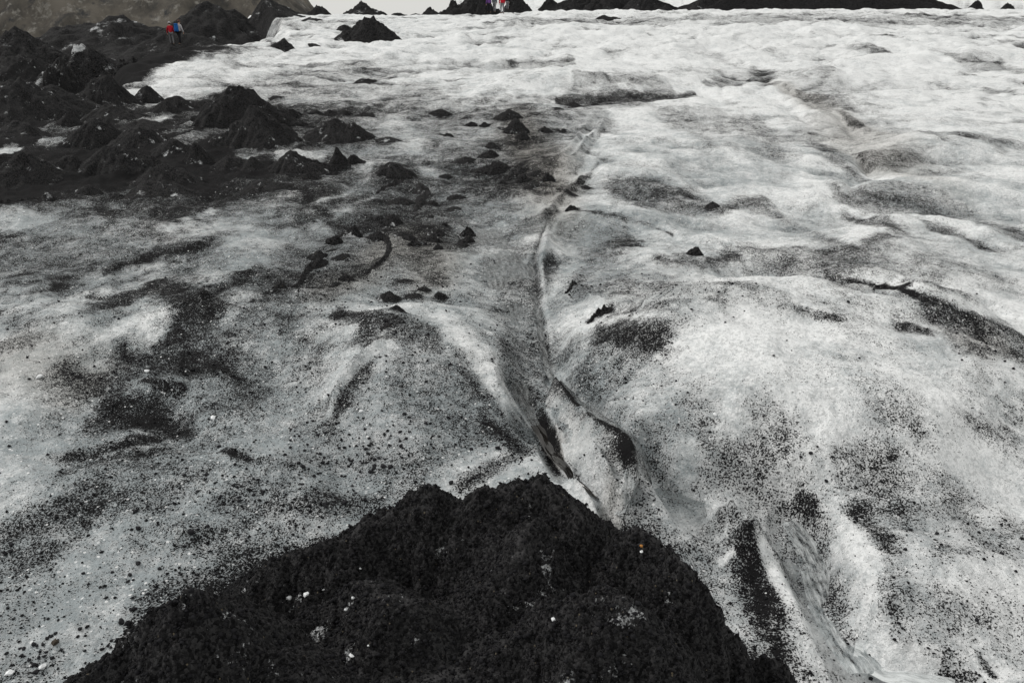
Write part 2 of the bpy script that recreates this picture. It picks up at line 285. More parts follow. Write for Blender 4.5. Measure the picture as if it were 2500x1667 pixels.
ASHS = [  # target, width px, softness, points
 # dark ground of the ash-cone field on the left
 (0.9, 80, 0.5, [(-60, 190), (60, 195), (200, 225), (290, 245)]), (0.9, 80, 0.5, [(-60, 240), (100, 250), (280, 270), (400, 275)]), (0.88, 70, 0.5, [(-60, 285), (100, 290), (300, 295), (560, 290), (680, 300)]),
 (0.86, 60, 0.5, [(-60, 325), (150, 330), (400, 330), (620, 330), (720, 345)]), (0.88, 60, 0.5, [(-60, 370), (150, 375), (400, 370), (620, 375), (740, 385)]), (0.9, 60, 0.5, [(-60, 410), (150, 415), (400, 410), (620, 415), (720, 420)]), (0.84, 50, 0.5, [(-60, 450), (150, 455), (400, 450), (560, 450), (640, 445)]),
 (0.86, 190, 0.45, [(-60, 330), (150, 340), (330, 330), (520, 330), (700, 340)]),
 (0.9, 130, 0.4, [(-60, 425), (150, 430), (330, 430), (520, 420), (640, 410)]),
 (0.78, 120, 0.5, [(640, 380), (760, 390), (850, 400)]), (0.9, 150, 0.5, [(-60, 235), (120, 245), (280, 270)]),
 (0.7, 70, 0.5, [(700, 300), (800, 310), (900, 330)]), (0.64, 60, 0.6, [(560, 470), (700, 470), (800, 450)]),
 (0.7, 60, 0.5, [(300, 480), (420, 485), (560, 490)]), (0.54, 60, 0.6, [(0, 515), (150, 500), (300, 500)]),
 (0.56, 40, 0.6, [(540, 520), (600, 515), (660, 505)]),
 (0.42, 20, 0.5, [(330, 290), (390, 300)]), (0.36, 22, 0.5, [(440, 310), (480, 305)]), (0.56, 34, 0.6, [(440, 335), (520, 325), (600, 300)]),
 (0.42, 11, 0.5, [(100, 345), (160, 350), (180, 345)]), (0.3, 11, 0.4, [(0, 365), (35, 372)]), (0.52, 30, 0.6, [(120, 310), (190, 320)]), (0.46, 18, 0.5, [(215, 265), (235, 272)]),
 (0.4, 18, 0.5, [(595, 350), (615, 385)]), (0.42, 20, 0.6, [(650, 370), (720, 385), (790, 385)]), (0.46, 22, 0.6, [(690, 340), (730, 350)]), (0.3, 34, 0.6, [(880, 395), (930, 420)]),
 # grey basin in the middle
 (0.47, 150, 0.6, [(930, 320), (1050, 340), (1170, 340), (1290, 345)]), (0.6, 120, 0.6, [(930, 470), (1080, 450), (1200, 430), (1310, 420)]),
 (0.6, 110, 0.5, [(900, 560), (1000, 560), (1100, 560)]), (0.53, 100, 0.6, [(720, 690), (840, 670), (960, 650), (1050, 640)]),
 (0.36, 36, 0.6, [(960, 300), (1010, 350), (1040, 400), (1060, 420)]), (0.4, 60, 0.6, [(900, 690), (1000, 680)]),
 (0.33, 10, 0.5, [(820, 530), (870, 500), (920, 480)]), (0.36, 9, 0.5, [(780, 490), (830, 480), (860, 470)]), (0.33, 8, 0.5, [(880, 550), (910, 530)]),
 (0.6, 50, 0.6, [(1170, 370), (1230, 390), (1290, 400)]), (0.48, 30, 0.6, [(1380, 265), (1460, 262), (1560, 252)]),
 (0.66, 9, 0.6, [(1360, 256), (1480, 247), (1600, 243), (1700, 234)]), (0.5, 40, 0.6, [(1300, 290), (1400, 290), (1470, 280)]),
 # left ice
 (0.32, 36, 0.4, [(-30, 545), (40, 545), (95, 552)]), (0.7, 9, 0.5, [(-20, 598), (20, 582), (60, 577), (110, 562)]),
 (0.56, 44, 0.6, [(390, 590), (450, 590), (510, 582)]), (0.7, 9, 0.5, [(262, 668), (330, 640), (380, 622), (450, 615), (510, 592)]),
 (0.52, 60, 0.7, [(0, 640), (100, 615), (220, 610)]), (0.55, 30, 0.6, [(205, 660), (240, 650)]), (0.46, 50, 0.7, [(100, 560), (240, 560), (330, 600)]),
 (0.58, 50, 0.6, [(380, 690), (420, 710), (470, 730)]), (0.57, 50, 0.6, [(230, 755), (280, 740), (340, 720)]), (0.62, 22, 0.5, [(500, 707), (560, 700), (590, 690)]),
 (0.58, 40, 0.6, [(590, 668), (660, 675)]), (0.66, 12, 0.5, [(390, 768), (440, 756), (480, 738), (520, 720), (545, 705)]),
 (0.6, 80, 0.6, [(510, 770), (450, 800), (395, 840), (340, 868)]), (0.585, 70, 0.65, [(310, 895), (400, 885), (520, 888), (600, 935)]),
 (0.64, 14, 0.6, [(345, 930), (400, 946), (450, 950)]), (0.605, 46, 0.7, [(250, 1008), (330, 1018), (380, 1035)]), (0.645, 26, 0.7, [(360, 1025), (410, 1060), (470, 1068)]),
 (0.565, 30, 0.7, [(150, 895), (190, 920), (240, 950)]), (0.625, 26, 0.7, [(170, 1120), (215, 1120), (270, 1090), (330, 1080)]), (0.625, 26, 0.6, [(320, 1070), (350, 1075), (385, 1078)]),
 (0.525, 40, 0.7, [(160, 1150), (250, 1130), (380, 1105)]), (0.535, 90, 0.6, [(235, 1195), (175, 1245), (100, 1285), (30, 1330)]), (0.605, 30, 0.6, [(235, 1240), (200, 1290), (150, 1320)]),
 (0.515, 100, 0.6, [(140, 1340), (70, 1390), (0, 1440)]), (0.485, 110, 0.7, [(30, 1500), (0, 1560)]), (0.565, 70, 0.7, [(20, 1640), (130, 1620)]), (0.46, 60, 0.7, [(20, 850), (70, 835)]),
 (0.7, 14, 0.5, [(540, 1100), (610, 1124), (690, 1138), (740, 1148)]), (0.46, 130, 0.7, [(620, 1180), (720, 1210), (800, 1230)]),
 (0.565, 44, 0.7, [(760, 1230), (850, 1235), (930, 1225)]), (0.485, 60, 0.8, [(700, 1280), (640, 1310), (560, 1360)]), (0.505, 60, 0.7, [(500, 1400), (420, 1430), (340, 1470)]),
 (0.46, 120, 0.7, [(780, 1090), (900, 1100), (1000, 1090), (1120, 1060)]), (0.485, 60, 0.8, [(780, 1115), (880, 1140), (1000, 1145)]), (0.43, 100, 0.7, [(760, 1030), (850, 1050)]),
 (0.605, 56, 0.6, [(893, 905), (855, 940), (833, 980), (818, 1012)]), (0.58, 70, 0.6, [(900, 800), (960, 805), (1050, 830)]), (0.62, 34, 0.5, [(825, 765), (890, 782), (960, 800)]),
 (0.465, 90, 0.8, [(980, 900), (1060, 900), (1140, 920)]), (0.565, 44, 0.7, [(1130, 870), (1165, 930), (1210, 980), (1250, 1020)]), (0.585, 34, 0.6, [(1180, 1030), (1220, 1060), (1270, 1100)]),
 (0.585, 44, 0.6, [(1245, 1120), (1185, 1142), (1130, 1190)]), (0.31, 18, 0.5, [(930, 850), (870, 890), (825, 945), (803, 1010)]),
 (0.27, 50, 0.6, [(1080, 780), (1140, 840), (1190, 900), (1235, 970)]), (0.24, 50, 0.5, [(380, 800), (350, 780), (290, 800)]), (0.42, 160, 0.8, [(640, 950), (720, 940)]),
 # stream bed
 (0.5, 130, 0.6, [(1150, 560), (1220, 640), (1290, 730), (1300, 830)]), (0.525, 60, 0.7, [(1230, 880), (1290, 900), (1320, 930)]), (0.585, 50, 0.6, [(1270, 960), (1290, 1000)]), (0.84, 36, 0.4, [(1320, 1060), (1350, 1100), (1372, 1140)]),
 (0.84, 24, 0.4, [(1380, 1140), (1420, 1165), (1460, 1200)]), (0.6, 20, 0.5, [(1460, 1210), (1495, 1262)]),
 (0.74, 24, 0.45, [(1365, 945), (1400, 985), (1430, 1012), (1470, 1030), (1535, 1062)]), (0.465, 90, 0.7, [(1400, 1000), (1450, 1060), (1520, 1090)]),
 (0.665, 44, 0.6, [(1520, 1100), (1545, 1150), (1570, 1205)]), (0.545, 60, 0.7, [(1545, 1220), (1530, 1270)]), (0.36, 50, 0.6, [(1400, 1090), (1450, 1150), (1480, 1210)]), (0.22, 16, 0.4, [(1525, 1190), (1515, 1230), (1505, 1260)]),
 (0.465, 90, 0.7, [(1560, 1260), (1640, 1310), (1680, 1350)]), (0.48, 70, 0.7, [(1500, 1040), (1420, 940)]), (0.42, 60, 0.7, [(1480, 1010), (1560, 1080), (1620, 1150)]), (0.485, 36, 0.7, [(1600, 1120), (1640, 1170)]),
 (0.625, 50, 0.7, [(1775, 1255), (1800, 1285), (1830, 1315), (1810, 1345)]), (0.505, 50, 0.7, [(1720, 1300), (1770, 1320)]), (0.2, 12, 0.4, [(1790, 1345), (1760, 1375)]),
 (0.72, 66, 0.75, [(1830, 1395), (1850, 1450), (1870, 1530), (1895, 1590)]), (0.2, 40, 0.5, [(1870, 1330), (1920, 1430), (1960, 1520), (2040, 1600)]), (0.4, 40, 0.6, [(1860, 1580), (1835, 1600)]),
 # right domes
 (0.57, 60, 0.6, [(1440, 640), (1480, 610), (1530, 592)]), (0.52, 60, 0.6, [(1420, 700), (1445, 650)]), (0.6, 26, 0.6, [(1610, 640), (1700, 646), (1800, 630)]), (0.66, 10, 0.6, [(1510, 592), (1540, 590), (1570, 594)]),
 (0.56, 20, 0.6, [(1560, 505), (1660, 515), (1760, 512), (1870, 490)]), (0.5, 44, 0.7, [(1500, 468), (1600, 478), (1720, 490)]), (0.58, 50, 0.6, [(1345, 660), (1360, 690)]), (0.6, 22, 0.6, [(1345, 640), (1300, 660)]),
 (0.6, 50, 0.6, [(1470, 808), (1520, 795)]), (0.6, 60, 0.6, [(1480, 818), (1560, 822), (1660, 838)]), (0.46, 40, 0.7, [(1500, 765), (1600, 758), (1700, 780)]), (0.46, 130, 0.7, [(1450, 680), (1600, 700), (1740, 710)]),
 (0.62, 9, 0.5, [(1390, 512), (1460, 518), (1540, 530), (1600, 550), (1640, 572)]), (0.31, 9, 0.4, [(1400, 508), (1500, 512), (1590, 540), (1680, 580), (1860, 625)]),
 (0.72, 20, 0.5, [(2030, 675), (2100, 690), (2200, 710)]), (0.66, 22, 0.5, [(2190, 712), (2300, 748), (2400, 785), (2500, 830)]), (0.5, 70, 0.6, [(2300, 770), (2420, 820), (2500, 850)]), (0.22, 12, 0.4, [(2030, 662), (2200, 698), (2300, 728), (2400, 755), (2500, 790)]),
 (0.66, 14, 0.5, [(1860, 738), (1930, 756), (2000, 770), (2060, 777)]), (0.5, 60, 0.7, [(1800, 700), (1900, 738)]), (0.58, 16, 0.6, [(2040, 592), (2100, 608)]), (0.58, 16, 0.6, [(2110, 595), (2180, 578)]), (0.54, 20, 0.6, [(2270, 558), (2330, 576), (2420, 612)]),
 (0.5, 26, 0.6, [(2080, 540), (2190, 555)]), (0.46, 60, 0.7, [(1850, 620), (2000, 640), (2140, 630)]), (0.46, 50, 0.7, [(2220, 620), (2360, 660), (2480, 690)]), (0.46, 40, 0.7, [(1900, 540), (2000, 580)]),
 (0.48, 44, 0.6, [(2060, 480), (2250, 510), (2400, 545), (2500, 580)]), (0.52, 30, 0.6, [(2330, 845), (2420, 860), (2500, 880)]), (0.54, 24, 0.6, [(2190, 795), (2260, 815)]),
 (0.22, 230, 0.5, [(1780, 900), (2000, 880), (2150, 900), (2300, 960)]), (0.39, 60, 0.7, [(1640, 920), (1720, 1000)]), (0.44, 60, 0.7, [(1860, 1020), (1900, 1050)]), (0.4, 60, 0.7, [(2150, 1020), (2230, 1030)]), (0.38, 60, 0.7, [(2400, 1060), (2480, 1080)]),
 (0.46, 40, 0.7, [(2060, 1140), (2180, 1120)]), (0.485, 50, 0.7, [(1730, 1112), (1800, 1122), (1870, 1145)]), (0.46, 40, 0.7, [(2060, 1180), (2200, 1190), (2350, 1200)]), (0.2, 50, 0.5, [(2390, 1140), (2490, 1160)]),
 (0.66, 12, 0.6, [(2080, 1256), (2140, 1250), (2210, 1244), (2330, 1236)]), (0.625, 50, 0.6, [(2105, 1262), (2140, 1298), (2165, 1320)]), (0.585, 60, 0.7, [(2320, 1275), (2370, 1310), (2440, 1335)]), (0.525, 40, 0.7, [(2290, 1345), (2400, 1348)]),
 (0.46, 90, 0.7, [(2200, 1270), (2320, 1260), (2480, 1290)]), (0.525, 60, 0.7, [(2140, 1450), (2170, 1470)]), (0.44, 80, 0.7, [(2180, 1440), (2310, 1470)]), (0.74, 18, 0.5, [(2388, 1592), (2405, 1615), (2425, 1640)]), (0.66, 20, 0.5, [(1955, 1222), (1980, 1240)]),
 (0.485, 40, 0.7, [(1830, 1235), (1900, 1250)]), (0.465, 40, 0.7, [(2150, 1582), (2240, 1585)]), (0.565, 30, 0.7, [(2290, 1640), (2370, 1660)]), (0.46, 100, 0.7, [(2330, 1530), (2470, 1500)]),
 (0.525, 70, 0.6, [(1935, 1300), (1985, 1370), (2010, 1430)]), (0.565, 60, 0.6, [(2010, 1440), (2060, 1500), (2100, 1560)]), (0.16, 60, 0.5, [(2080, 1310), (2110, 1400), (2125, 1500)]), (0.12, 60, 0.4, [(2120, 1620), (2250, 1640)]),
 # far glacier
 (0.44, 26, 0.8, [(1250, 62), (1500, 56), (1800, 52), (2100, 52), (2500, 55)]), (0.43, 18, 0.8, [(660, 62), (760, 58), (880, 60)]), (0.44, 30, 0.8, [(640, 235), (760, 225), (900, 232), (1050, 240)]),
 (0.47, 30, 0.7, [(640, 255), (720, 245), (800, 225), (880, 212)]), (0.52, 9, 0.7, [(870, 208), (920, 204), (960, 198)]), (0.52, 8, 0.7, [(810, 212), (830, 210)]), (0.51, 10, 0.6, [(655, 246), (690, 244)]),
 (0.44, 40, 0.8, [(640, 210), (760, 195), (860, 185)]), (0.42, 20, 0.7, [(420, 235), (520, 225), (640, 200)]), (0.44, 20, 0.7, [(950, 250), (1040, 252), (1120, 258)]),
 (0.46, 14, 0.7, [(1250, 160), (1330, 165), (1400, 157)]), (0.44, 10, 0.7, [(1400, 190), (1540, 195), (1640, 215)]), (0.47, 9, 0.7, [(1750, 210), (1810, 195), (1870, 180)]), (0.46, 9, 0.7, [(1720, 212), (1800, 208)]),
 (0.47, 8, 0.7, [(1930, 190), (2030, 172)]), (0.47, 7, 0.7, [(1900, 118), (2080, 124), (2150, 122)]), (0.54, 20, 0.6, [(1940, 222), (1950, 235)]), (0.47, 14, 0.7, [(2330, 150), (2430, 175), (2500, 182)]), (0.47, 16, 0.7, [(2430, 105), (2500, 105)]), (0.5, 10, 0.7, [(2140, 90), (2160, 92)]),
 (0.44, 40, 0.7, [(1620, 285), (1760, 300), (1850, 320)]), (0.45, 40, 0.7, [(1700, 330), (1850, 345), (1980, 350), (2060, 400)]), (0.44, 30, 0.7, [(1950, 330), (2080, 330), (2250, 325)]), (0.46, 26, 0.7, [(2330, 330), (2420, 345), (2500, 358)]),
 (0.54, 18, 0.6, [(2070, 296), (2085, 300)]), (0.57, 22, 0.6, [(2112, 392), (2135, 402), (2170, 395)]), (0.49, 20, 0.7, [(2140, 395), (2240, 380)]), (0.49, 12, 0.7, [(2420, 225), (2460, 240)]), (0.46, 30, 0.7, [(1960, 250), (2050, 210)]), (0.46, 16, 0.7, [(1980, 270), (2060, 262)]),
 (0.46, 11, 0.7, [(1350, 56), (1600, 63), (1850, 56), (2000, 50)]), (0.46, 10, 0.7, [(2200, 40), (2350, 48), (2500, 46)]), (0.44, 8, 0.7, [(2000, 60), (2200, 62), (2400, 58)]), (0.49, 8, 0.7, [(1180, 60), (1260, 50), (1320, 52)]),
 (0.2, 16, 0.6, [(1480, 78), (1600, 82), (1750, 68), (1900, 70), (2100, 68)]), (0.24, 40, 0.7, [(1560, 110), (1800, 100), (2000, 105)]), (0.24, 40, 0.7, [(420, 170), (520, 150), (640, 140), (760, 125)]),
 (0.54, 10, 0.6, [(1475, 320), (1440, 355), (1400, 405)]), (0.52, 10, 0.6, [(1445, 330), (1415, 375), (1385, 400)]), (0.54, 9, 0.6, [(1460, 400), (1440, 425), (1390, 465), (1350, 500)]), (0.34, 9, 0.5, [(1455, 330), (1425, 370), (1395, 410), (1360, 430)]), (0.34, 9, 0.5, [(1355, 430), (1400, 436)]),
 (0.54, 20, 0.6, [(1330, 526), (1360, 520)]), (0.36, 14, 0.6, [(1335, 560), (1330, 590), (1320, 640)]), (0.31, 34, 0.7, [(1410, 640), (1370, 680), (1345, 720)]), (0.31, 34, 0.7, [(1440, 750), (1400, 780), (1380, 810)]),
 (0.27, 34, 0.8, [(380, 215), (480, 200), (600, 185), (700, 170)]),
 (.62, 150, .7, [(740, 650), (840, 590), (950, 530), (1050, 500)]), (.55, 90, .7, [(1090, 330), (1200, 345), (1290, 335)]),
 (.54, 7, .8, [(1345, 525), (1322, 580), (1300, 640), (1308, 700), (1318, 760), (1330, 830), (1340, 880), (1345, 905)]), (.32, 9, .8, [(1362, 540), (1340, 590), (1320, 640), (1326, 700), (1336, 760), (1348, 830)]),
 (.27, 8, .6, [(1230, 945), (1288, 1032), (1342, 1110), (1384, 1160), (1450, 1232)]), (.3, 7, .6, [(1335, 1000), (1372, 1080), (1384, 1128), (1440, 1160), (1484, 1215)]),
]
for (t_, wp, sf, pts) in ASHS:
    s = Stroke(HB, pts, wp); m = s.region(3.2)
    d, _ = stroke_dist(GX[m], GY[m], s.x, s.y, s.sq)
    q = d / s.w * (1 + .4 * nz[m]) + .60 * nz[m] + .42 * nz2[m]
    k = 1 - sstep(.95 - sf * 1.4, .95 + sf * 1.35, q)
    ASH[m] += (t_ - ASH[m]) * k
    if t_ < .31: WHT[m] += (1.0 - WHT[m]) * k * .55
SILTS = [(.9, 120, [(1340, 420), (1300, 370), (1270, 330)]), (.7, 110, [(930, 620), (1000, 600), (1080, 640)]), (.6, 80, [(1320, 480), (1350, 450)]), (.5, 90, [(800, 700), (900, 680)]),
         (.6, 60, [(1940, 230), (2000, 270), (2090, 320), (2130, 400)]), (.5, 100, [(20, 860), (120, 900), (200, 950)]), (.8, 30, [(1330, 1070), (1365, 1130)]), (.5, 40, [(1480, 1240), (1500, 1270)]), (.4, 60, [(2450, 850), (2350, 840)])]
for (t_, wp, pts) in SILTS:
    s = Stroke(HB, pts, wp); m = s.region(2.5)
    d, _ = stroke_dist(GX[m], GY[m], s.x, s.y, s.sq)
    SILT[m] = np.maximum(SILT[m], t_ * (1 - sstep(.2, 1.6, d / s.w + .4 * nz[m])))
ASH -= .05 * WETC * 0
ASH += .24 * RILL * (1 - WETC); ASH = np.clip(ASH, .05, .95); WHT = np.clip(WHT, 0, 1)

# ------------------------------------------------------------------ materials
def nodes(name):
    m = bpy.data.materials.new(name); m.use_nodes = True
    t = m.node_tree; t.nodes.clear()
    out = t.nodes.new("ShaderNodeOutputMaterial"); p = t.nodes.new("ShaderNodeBsdfPrincipled")
    t.links.new(p.outputs[0], out.inputs[0])
    return m, t, p
class NB:
    def __init__(s, t): s.t = t
    def n(s, kind, **kw):
        o = s.t.nodes.new(kind)
        for k, v in kw.items():
            if k in o.inputs: o.inputs[k].default_value = v
            else: setattr(o, k, v)
        return o
    def l(s, a, b): s.t.links.new(a, b)
    def noise(s, vec, scale, detail=3, rough=.55):
        o = s.n("ShaderNodeTexNoise"); o.inputs['Scale'].default_value = scale; o.inputs['Detail'].default_value = detail; o.inputs['Roughness'].default_value = rough
        s.l(vec, o.inputs['Vector']); return o.outputs['Fac']
    def math(s, op, a, b=None, c=None, clamp=False):
        o = s.n("ShaderNodeMath"); o.operation = op; o.use_clamp = clamp
        for i, v in enumerate((a, b, c)):
            if v is None: continue
            if isinstance(v, (int, float)): o.inputs[i].default_value = v
            else: s.l(v, o.inputs[i])
        return o.outputs[0]
    def mix(s, f, a, b):
        o = s.n("ShaderNodeMix"); o.data_type = 'RGBA'
        for i, v in ((0, f), (6, a), (7, b)):
            if isinstance(v, (int, float)): o.inputs[i].default_value = v
            elif isinstance(v, tuple): o.inputs[i].default_value = (*v, 1)
            else: s.l(v, o.inputs[i])
        return o.outputs[2]
    def attr(s, name):
        o = s.n("ShaderNodeAttribute"); o.attribute_name = name; return o.outputs['Fac']
    def pos(s):
        return s.n("ShaderNodeNewGeometry").outputs['Position']

ASHC = (.007, .007, .0078); ASHC2 = (.019, .0187, .0195)

def ground_material(name, with_ice=True):
    m, t, p = nodes(name); b = NB(t); P = b.pos()
    coarse = b.noise(P, 4.0, 5, .62); fine = b.noise(P, 62, 4, .72)
    mid = b.noise(P, 17, 4, .65); spk = b.noise(P, 105, 2, .6)
    n = b.math('ADD', b.math('ADD', b.math('MULTIPLY', coarse, .45), b.math('MULTIPLY', fine, .85)), b.math('ADD', b.math('MULTIPLY', spk, 1.2), b.math('ADD', b.math('MULTIPLY_ADD', b.noise(P, .45, 7, .7), .9, -.45), b.math('MULTIPLY_ADD', mid, .50, -1.0))))   # mean .5
    a = b.attr("ash")
    msk = b.math('MULTIPLY_ADD', b.math('ADD', b.math('ADD', n, a), -1.0), 8.0, .5, clamp=True)
    film = b.math('MULTIPLY_ADD', b.math('ADD', a, b.math('MULTIPLY_ADD', coarse, .5, -.25)), 1.8, -.42, clamp=True)
    # ice: clear grey ice, frosted white ice, bright crystals whose sparkle is painted as pale flecks
    wv = b.math('ADD', b.math('ADD', b.attr("white"), b.math('MULTIPLY_ADD', b.noise(P, 11, 5, .65), 1.7, -.85)), b.math('ADD', b.math('MULTIPLY_ADD', b.noise(P, 1.6, 4, .6), 1.8, -.9), b.math('MULTIPLY_ADD', fine, 1.5, -.75)), clamp=True)
    ice = b.mix(wv, (.30, .342, .360), (.88, .895, .905))
    cry = b.n("ShaderNodeTexVoronoi"); cry.inputs['Scale'].default_value = 48; b.l(P, cry.inputs['Vector'])
    crs = b.n("ShaderNodeSeparateColor"); b.l(cry.outputs['Color'], crs.inputs[0])
    sp = b.math('MULTIPLY', b.math('GREATER_THAN', crs.outputs[0], .90), b.math('LESS_THAN', cry.outputs['Distance'], .42))
    ice = b.mix(b.math('MULTIPLY', sp, .5), ice, (.93, .94, .95))
    dim = b.math('MULTIPLY', b.math('LESS_THAN', crs.outputs[1], .25), .35)
    ice = b.mix(dim, ice, (.36, .375, .38))
    ice = b.mix(b.math('MULTIPLY', film, .72), ice, (.150, .154, .160))
    ice = b.mix(b.math('MULTIPLY', b.attr("silt"), .55), ice, (.30, .26, .215))
    av = b.mix(b.noise(P, 120, 2, .6), ASHC, ASHC2)
    cc = b.mix(msk, ice, av)
    glint = b.math('MULTIPLY', b.math('MULTIPLY', b.math('GREATER_THAN', crs.outputs[0], .96), b.math('LESS_THAN', cry.outputs['Distance'], .40)), b.math('LESS_THAN', a, b.math('MULTIPLY_ADD', crs.outputs[1], .5, .28)))
    cc = b.mix(b.math('MULTIPLY', glint, .8), cc, (.85, .86, .87))
    b.l(cc, p.inputs['Base Color'])
    b.l(b.math('MULTIPLY_ADD', msk, .45, .48), p.inputs['Roughness'])
    b.l(b.math('MULTIPLY_ADD', msk, -.36, .42), p.inputs['Specular IOR Level'])
    hgt = b.math('ADD', b.math('MULTIPLY', fine, .5), b.math('MULTIPLY', crs.outputs[2], .18))
    hgt = b.math('ADD', b.math('ADD', hgt, b.math('MULTIPLY', mid, 1.5)), b.math('MULTIPLY', msk, .30))
    bp = b.n("ShaderNodeBump"); bp.inputs['Strength'].default_value = .85; bp.inputs['Distance'].default_value = .018
    b.l(hgt, bp.inputs['Height']); b.l(bp.outputs[0], p.inputs['Normal'])
    return m
M_ICE = ground_material("glacier_ice_and_ash")

def ash_material(name, grain=90, isc=4.5, ist=(1, 1, 1)):
    m, t, p = nodes(name); b = NB(t); P = b.pos()
    fine = b.noise(P, grain, 4, .7); mid = b.noise(P, grain * .22, 3, .6)
    vor = b.n("ShaderNodeTexVoronoi"); vor.inputs['Scale'].default_value = grain * 1.1; b.l(P, vor.inputs['Vector'])
    vs = b.n("ShaderNodeSeparateColor"); b.l(vor.outputs['Color'], vs.inputs[0])
    c = b.mix(b.math('MULTIPLY_ADD', fine, 3.4, -1.2, clamp=True), (.008, .008, .009), (.043, .0425, .0435))  # grain highlights and dark pits put into the ash colour, cells at random
    c = b.mix(b.math('MULTIPLY_ADD', b.noise(P, grain * .05, 4, .6), 3.0, -1.3, clamp=True), c, (.012, .012, .013))
    c = b.mix(b.math('MULTIPLY', b.math('GREATER_THAN', vs.outputs[1], .62), .75), c, (.045, .0445, .046))
    c = b.mix(b.math('MULTIPLY', b.math('LESS_THAN', vs.outputs[2], .30), .8), c, (.004, .004, .0045))
    g = b.math('MULTIPLY', b.math('GREATER_THAN', vs.outputs[0], .988), b.math('LESS_THAN', vor.outputs['Distance'], .33))
    c = b.mix(b.math('MULTIPLY', g, .6), c, (.20, .17, .12))
    c = b.mix(b.math('MULTIPLY', b.math('ADD', b.attr('flat_lit'), b.math('MULTIPLY_ADD', b.noise(P, 3.0, 4, .6), 1.2, -.6), clamp=True), .85), c, (.068, .067, .069))  # painted light on the mound's flats, plus random paler tone
    # clean ice showing where the cover is thin
    a = b.attr("ash")
    mp = b.n("ShaderNodeMapping"); mp.inputs['Scale'].default_value = ist; b.l(P, mp.inputs['Vector'])
    n = b.math('ADD', b.math('MULTIPLY', b.noise(mp.outputs[0], isc, 6, .68), 2.4), b.math('MULTIPLY_ADD', fine, .8, -1.1))
    msk = b.math('MULTIPLY_ADD', b.math('ADD', b.math('ADD', n, a), -1.0), 7.0, .5, clamp=True)
    ice = b.mix(mid, (.30, .32, .34), (.75, .76, .77))
    b.l(b.mix(msk, ice, c), p.inputs['Base Color'])
    p.inputs['Roughness'].default_value = .92; p.inputs['Specular IOR Level'].default_value = .10
    bp = b.n("ShaderNodeBump"); bp.inputs['Strength'].default_value = .9; bp.inputs['Distance'].default_value = 1.1 / grain
    b.l(b.math('ADD', b.math('MULTIPLY', fine, .7), b.math('MULTIPLY', vor.outputs['Distance'], -.5)), bp.inputs['Height']); b.l(bp.outputs[0], p.inputs['Normal'])
    return m
M_ASH = ash_material("black_volcanic_ash", 80)
M_ASHFAR = ash_material("far_black_ash", 22, .55, (1, .4, 1.8))

def plain(name, col, rough=.7, spec=.3, var=.25, scale=20):
    m, t, p = nodes(name); b = NB(t)
    tc = b.n("ShaderNodeTexCoord").outputs['Object']
    n = b.noise(tc, scale, 3, .6)
    lo = tuple(c * (1 - var) for c in col); hi = tuple(min(1, c * (1 + var)) for c in col)
    b.l(b.mix(n, lo, hi), p.inputs['Base Color'])
    p.inputs['Roughness'].default_value = rough; p.inputs['Specular IOR Level'].default_value = spec
    return m
M_GRAVEL = plain("black_gravel", (.016, .016, .018), .9, .1, .5, 60)
M_PEB = plain("dark_basalt_pebble", (.020, .020, .023), .85, .15, .4, 40)
M_PEBB = plain("brown_pebble", (.055, .045, .035), .85, .2, .3, 40)
M_PEBO = plain("orange_pebble", (.45, .20, .05), .7, .3, .3, 60)
M_CHIP = plain("ice_chip", (.82, .84, .86), .25, .5, .08, 60)

# ------------------------------------------------------------------ mesh helpers
def tag(o, label=None, cat=None, group=None, kind=None):
    if label: o["label"] = label
    if cat: o["category"] = cat
    if group: o["group"] = group
    if kind: o["kind"] = kind
    return o

def grid_mesh(name, X, Y, Z, attrs=None, keep=None, wrap=False):
    r, c = X.shape
    co = np.stack([X, Y, Z], -1).reshape(-1, 3).astype(np.float32)
    ii, jj = np.meshgrid(np.arange(r - 1), np.arange(c if wrap else c - 1), indexing='ij')
    j2 = (jj + 1) % c
    q = np.stack([ii * c + jj, ii * c + j2, (ii + 1) * c + j2, (ii + 1) * c + jj], -1).reshape(-1, 4)
    if keep is not None:
        k = keep.reshape(-1); q = q[k[q].any(1)]
        used = np.zeros(len(co), bool); used[q.ravel()] = True
        rem = np.cumsum(used) - 1; q = rem[q]; co = co[used]
        attrs = {a: v.reshape(-1)[used] for a, v in (attrs or {}).items()}
    me = bpy.data.meshes.new(name)
    me.vertices.add(len(co)); me.vertices.foreach_set("co", co.ravel())
    me.loops.add(q.size); me.loops.foreach_set("vertex_index", q.ravel().astype(np.int32))
    me.polygons.add(len(q)); me.polygons.foreach_set("loop_start", np.arange(0, q.size, 4, dtype=np.int32))
    me.update(calc_edges=True)
    me.polygons.foreach_set("use_smooth", np.ones(len(q), bool))
    for a, v in (attrs or {}).items():
        at = me.attributes.new(a, 'FLOAT', 'POINT'); at.data.foreach_set("value", np.asarray(v, np.float32).ravel())
    return me

def link(name, me, mat=None, parent=None, loc=None):
    o = bpy.data.objects.new(name, me); COL.objects.link(o)
    if mat is not None: me.materials.append(mat)
    if parent is not None: o.parent = parent
    if loc is not None: o.location = loc
    return o

# glacier surface (rows outward, columns clockwise -> flip for upward normals)
me = grid_mesh("glacier", GX[:, ::-1], GY[:, ::-1], H[:, ::-1], dict(ash=ASH[:, ::-1], white=WHT[:, ::-1], silt=SILT[:, ::-1]), wrap=True)
tag(link("glacier", me, M_ICE), kind="structure")

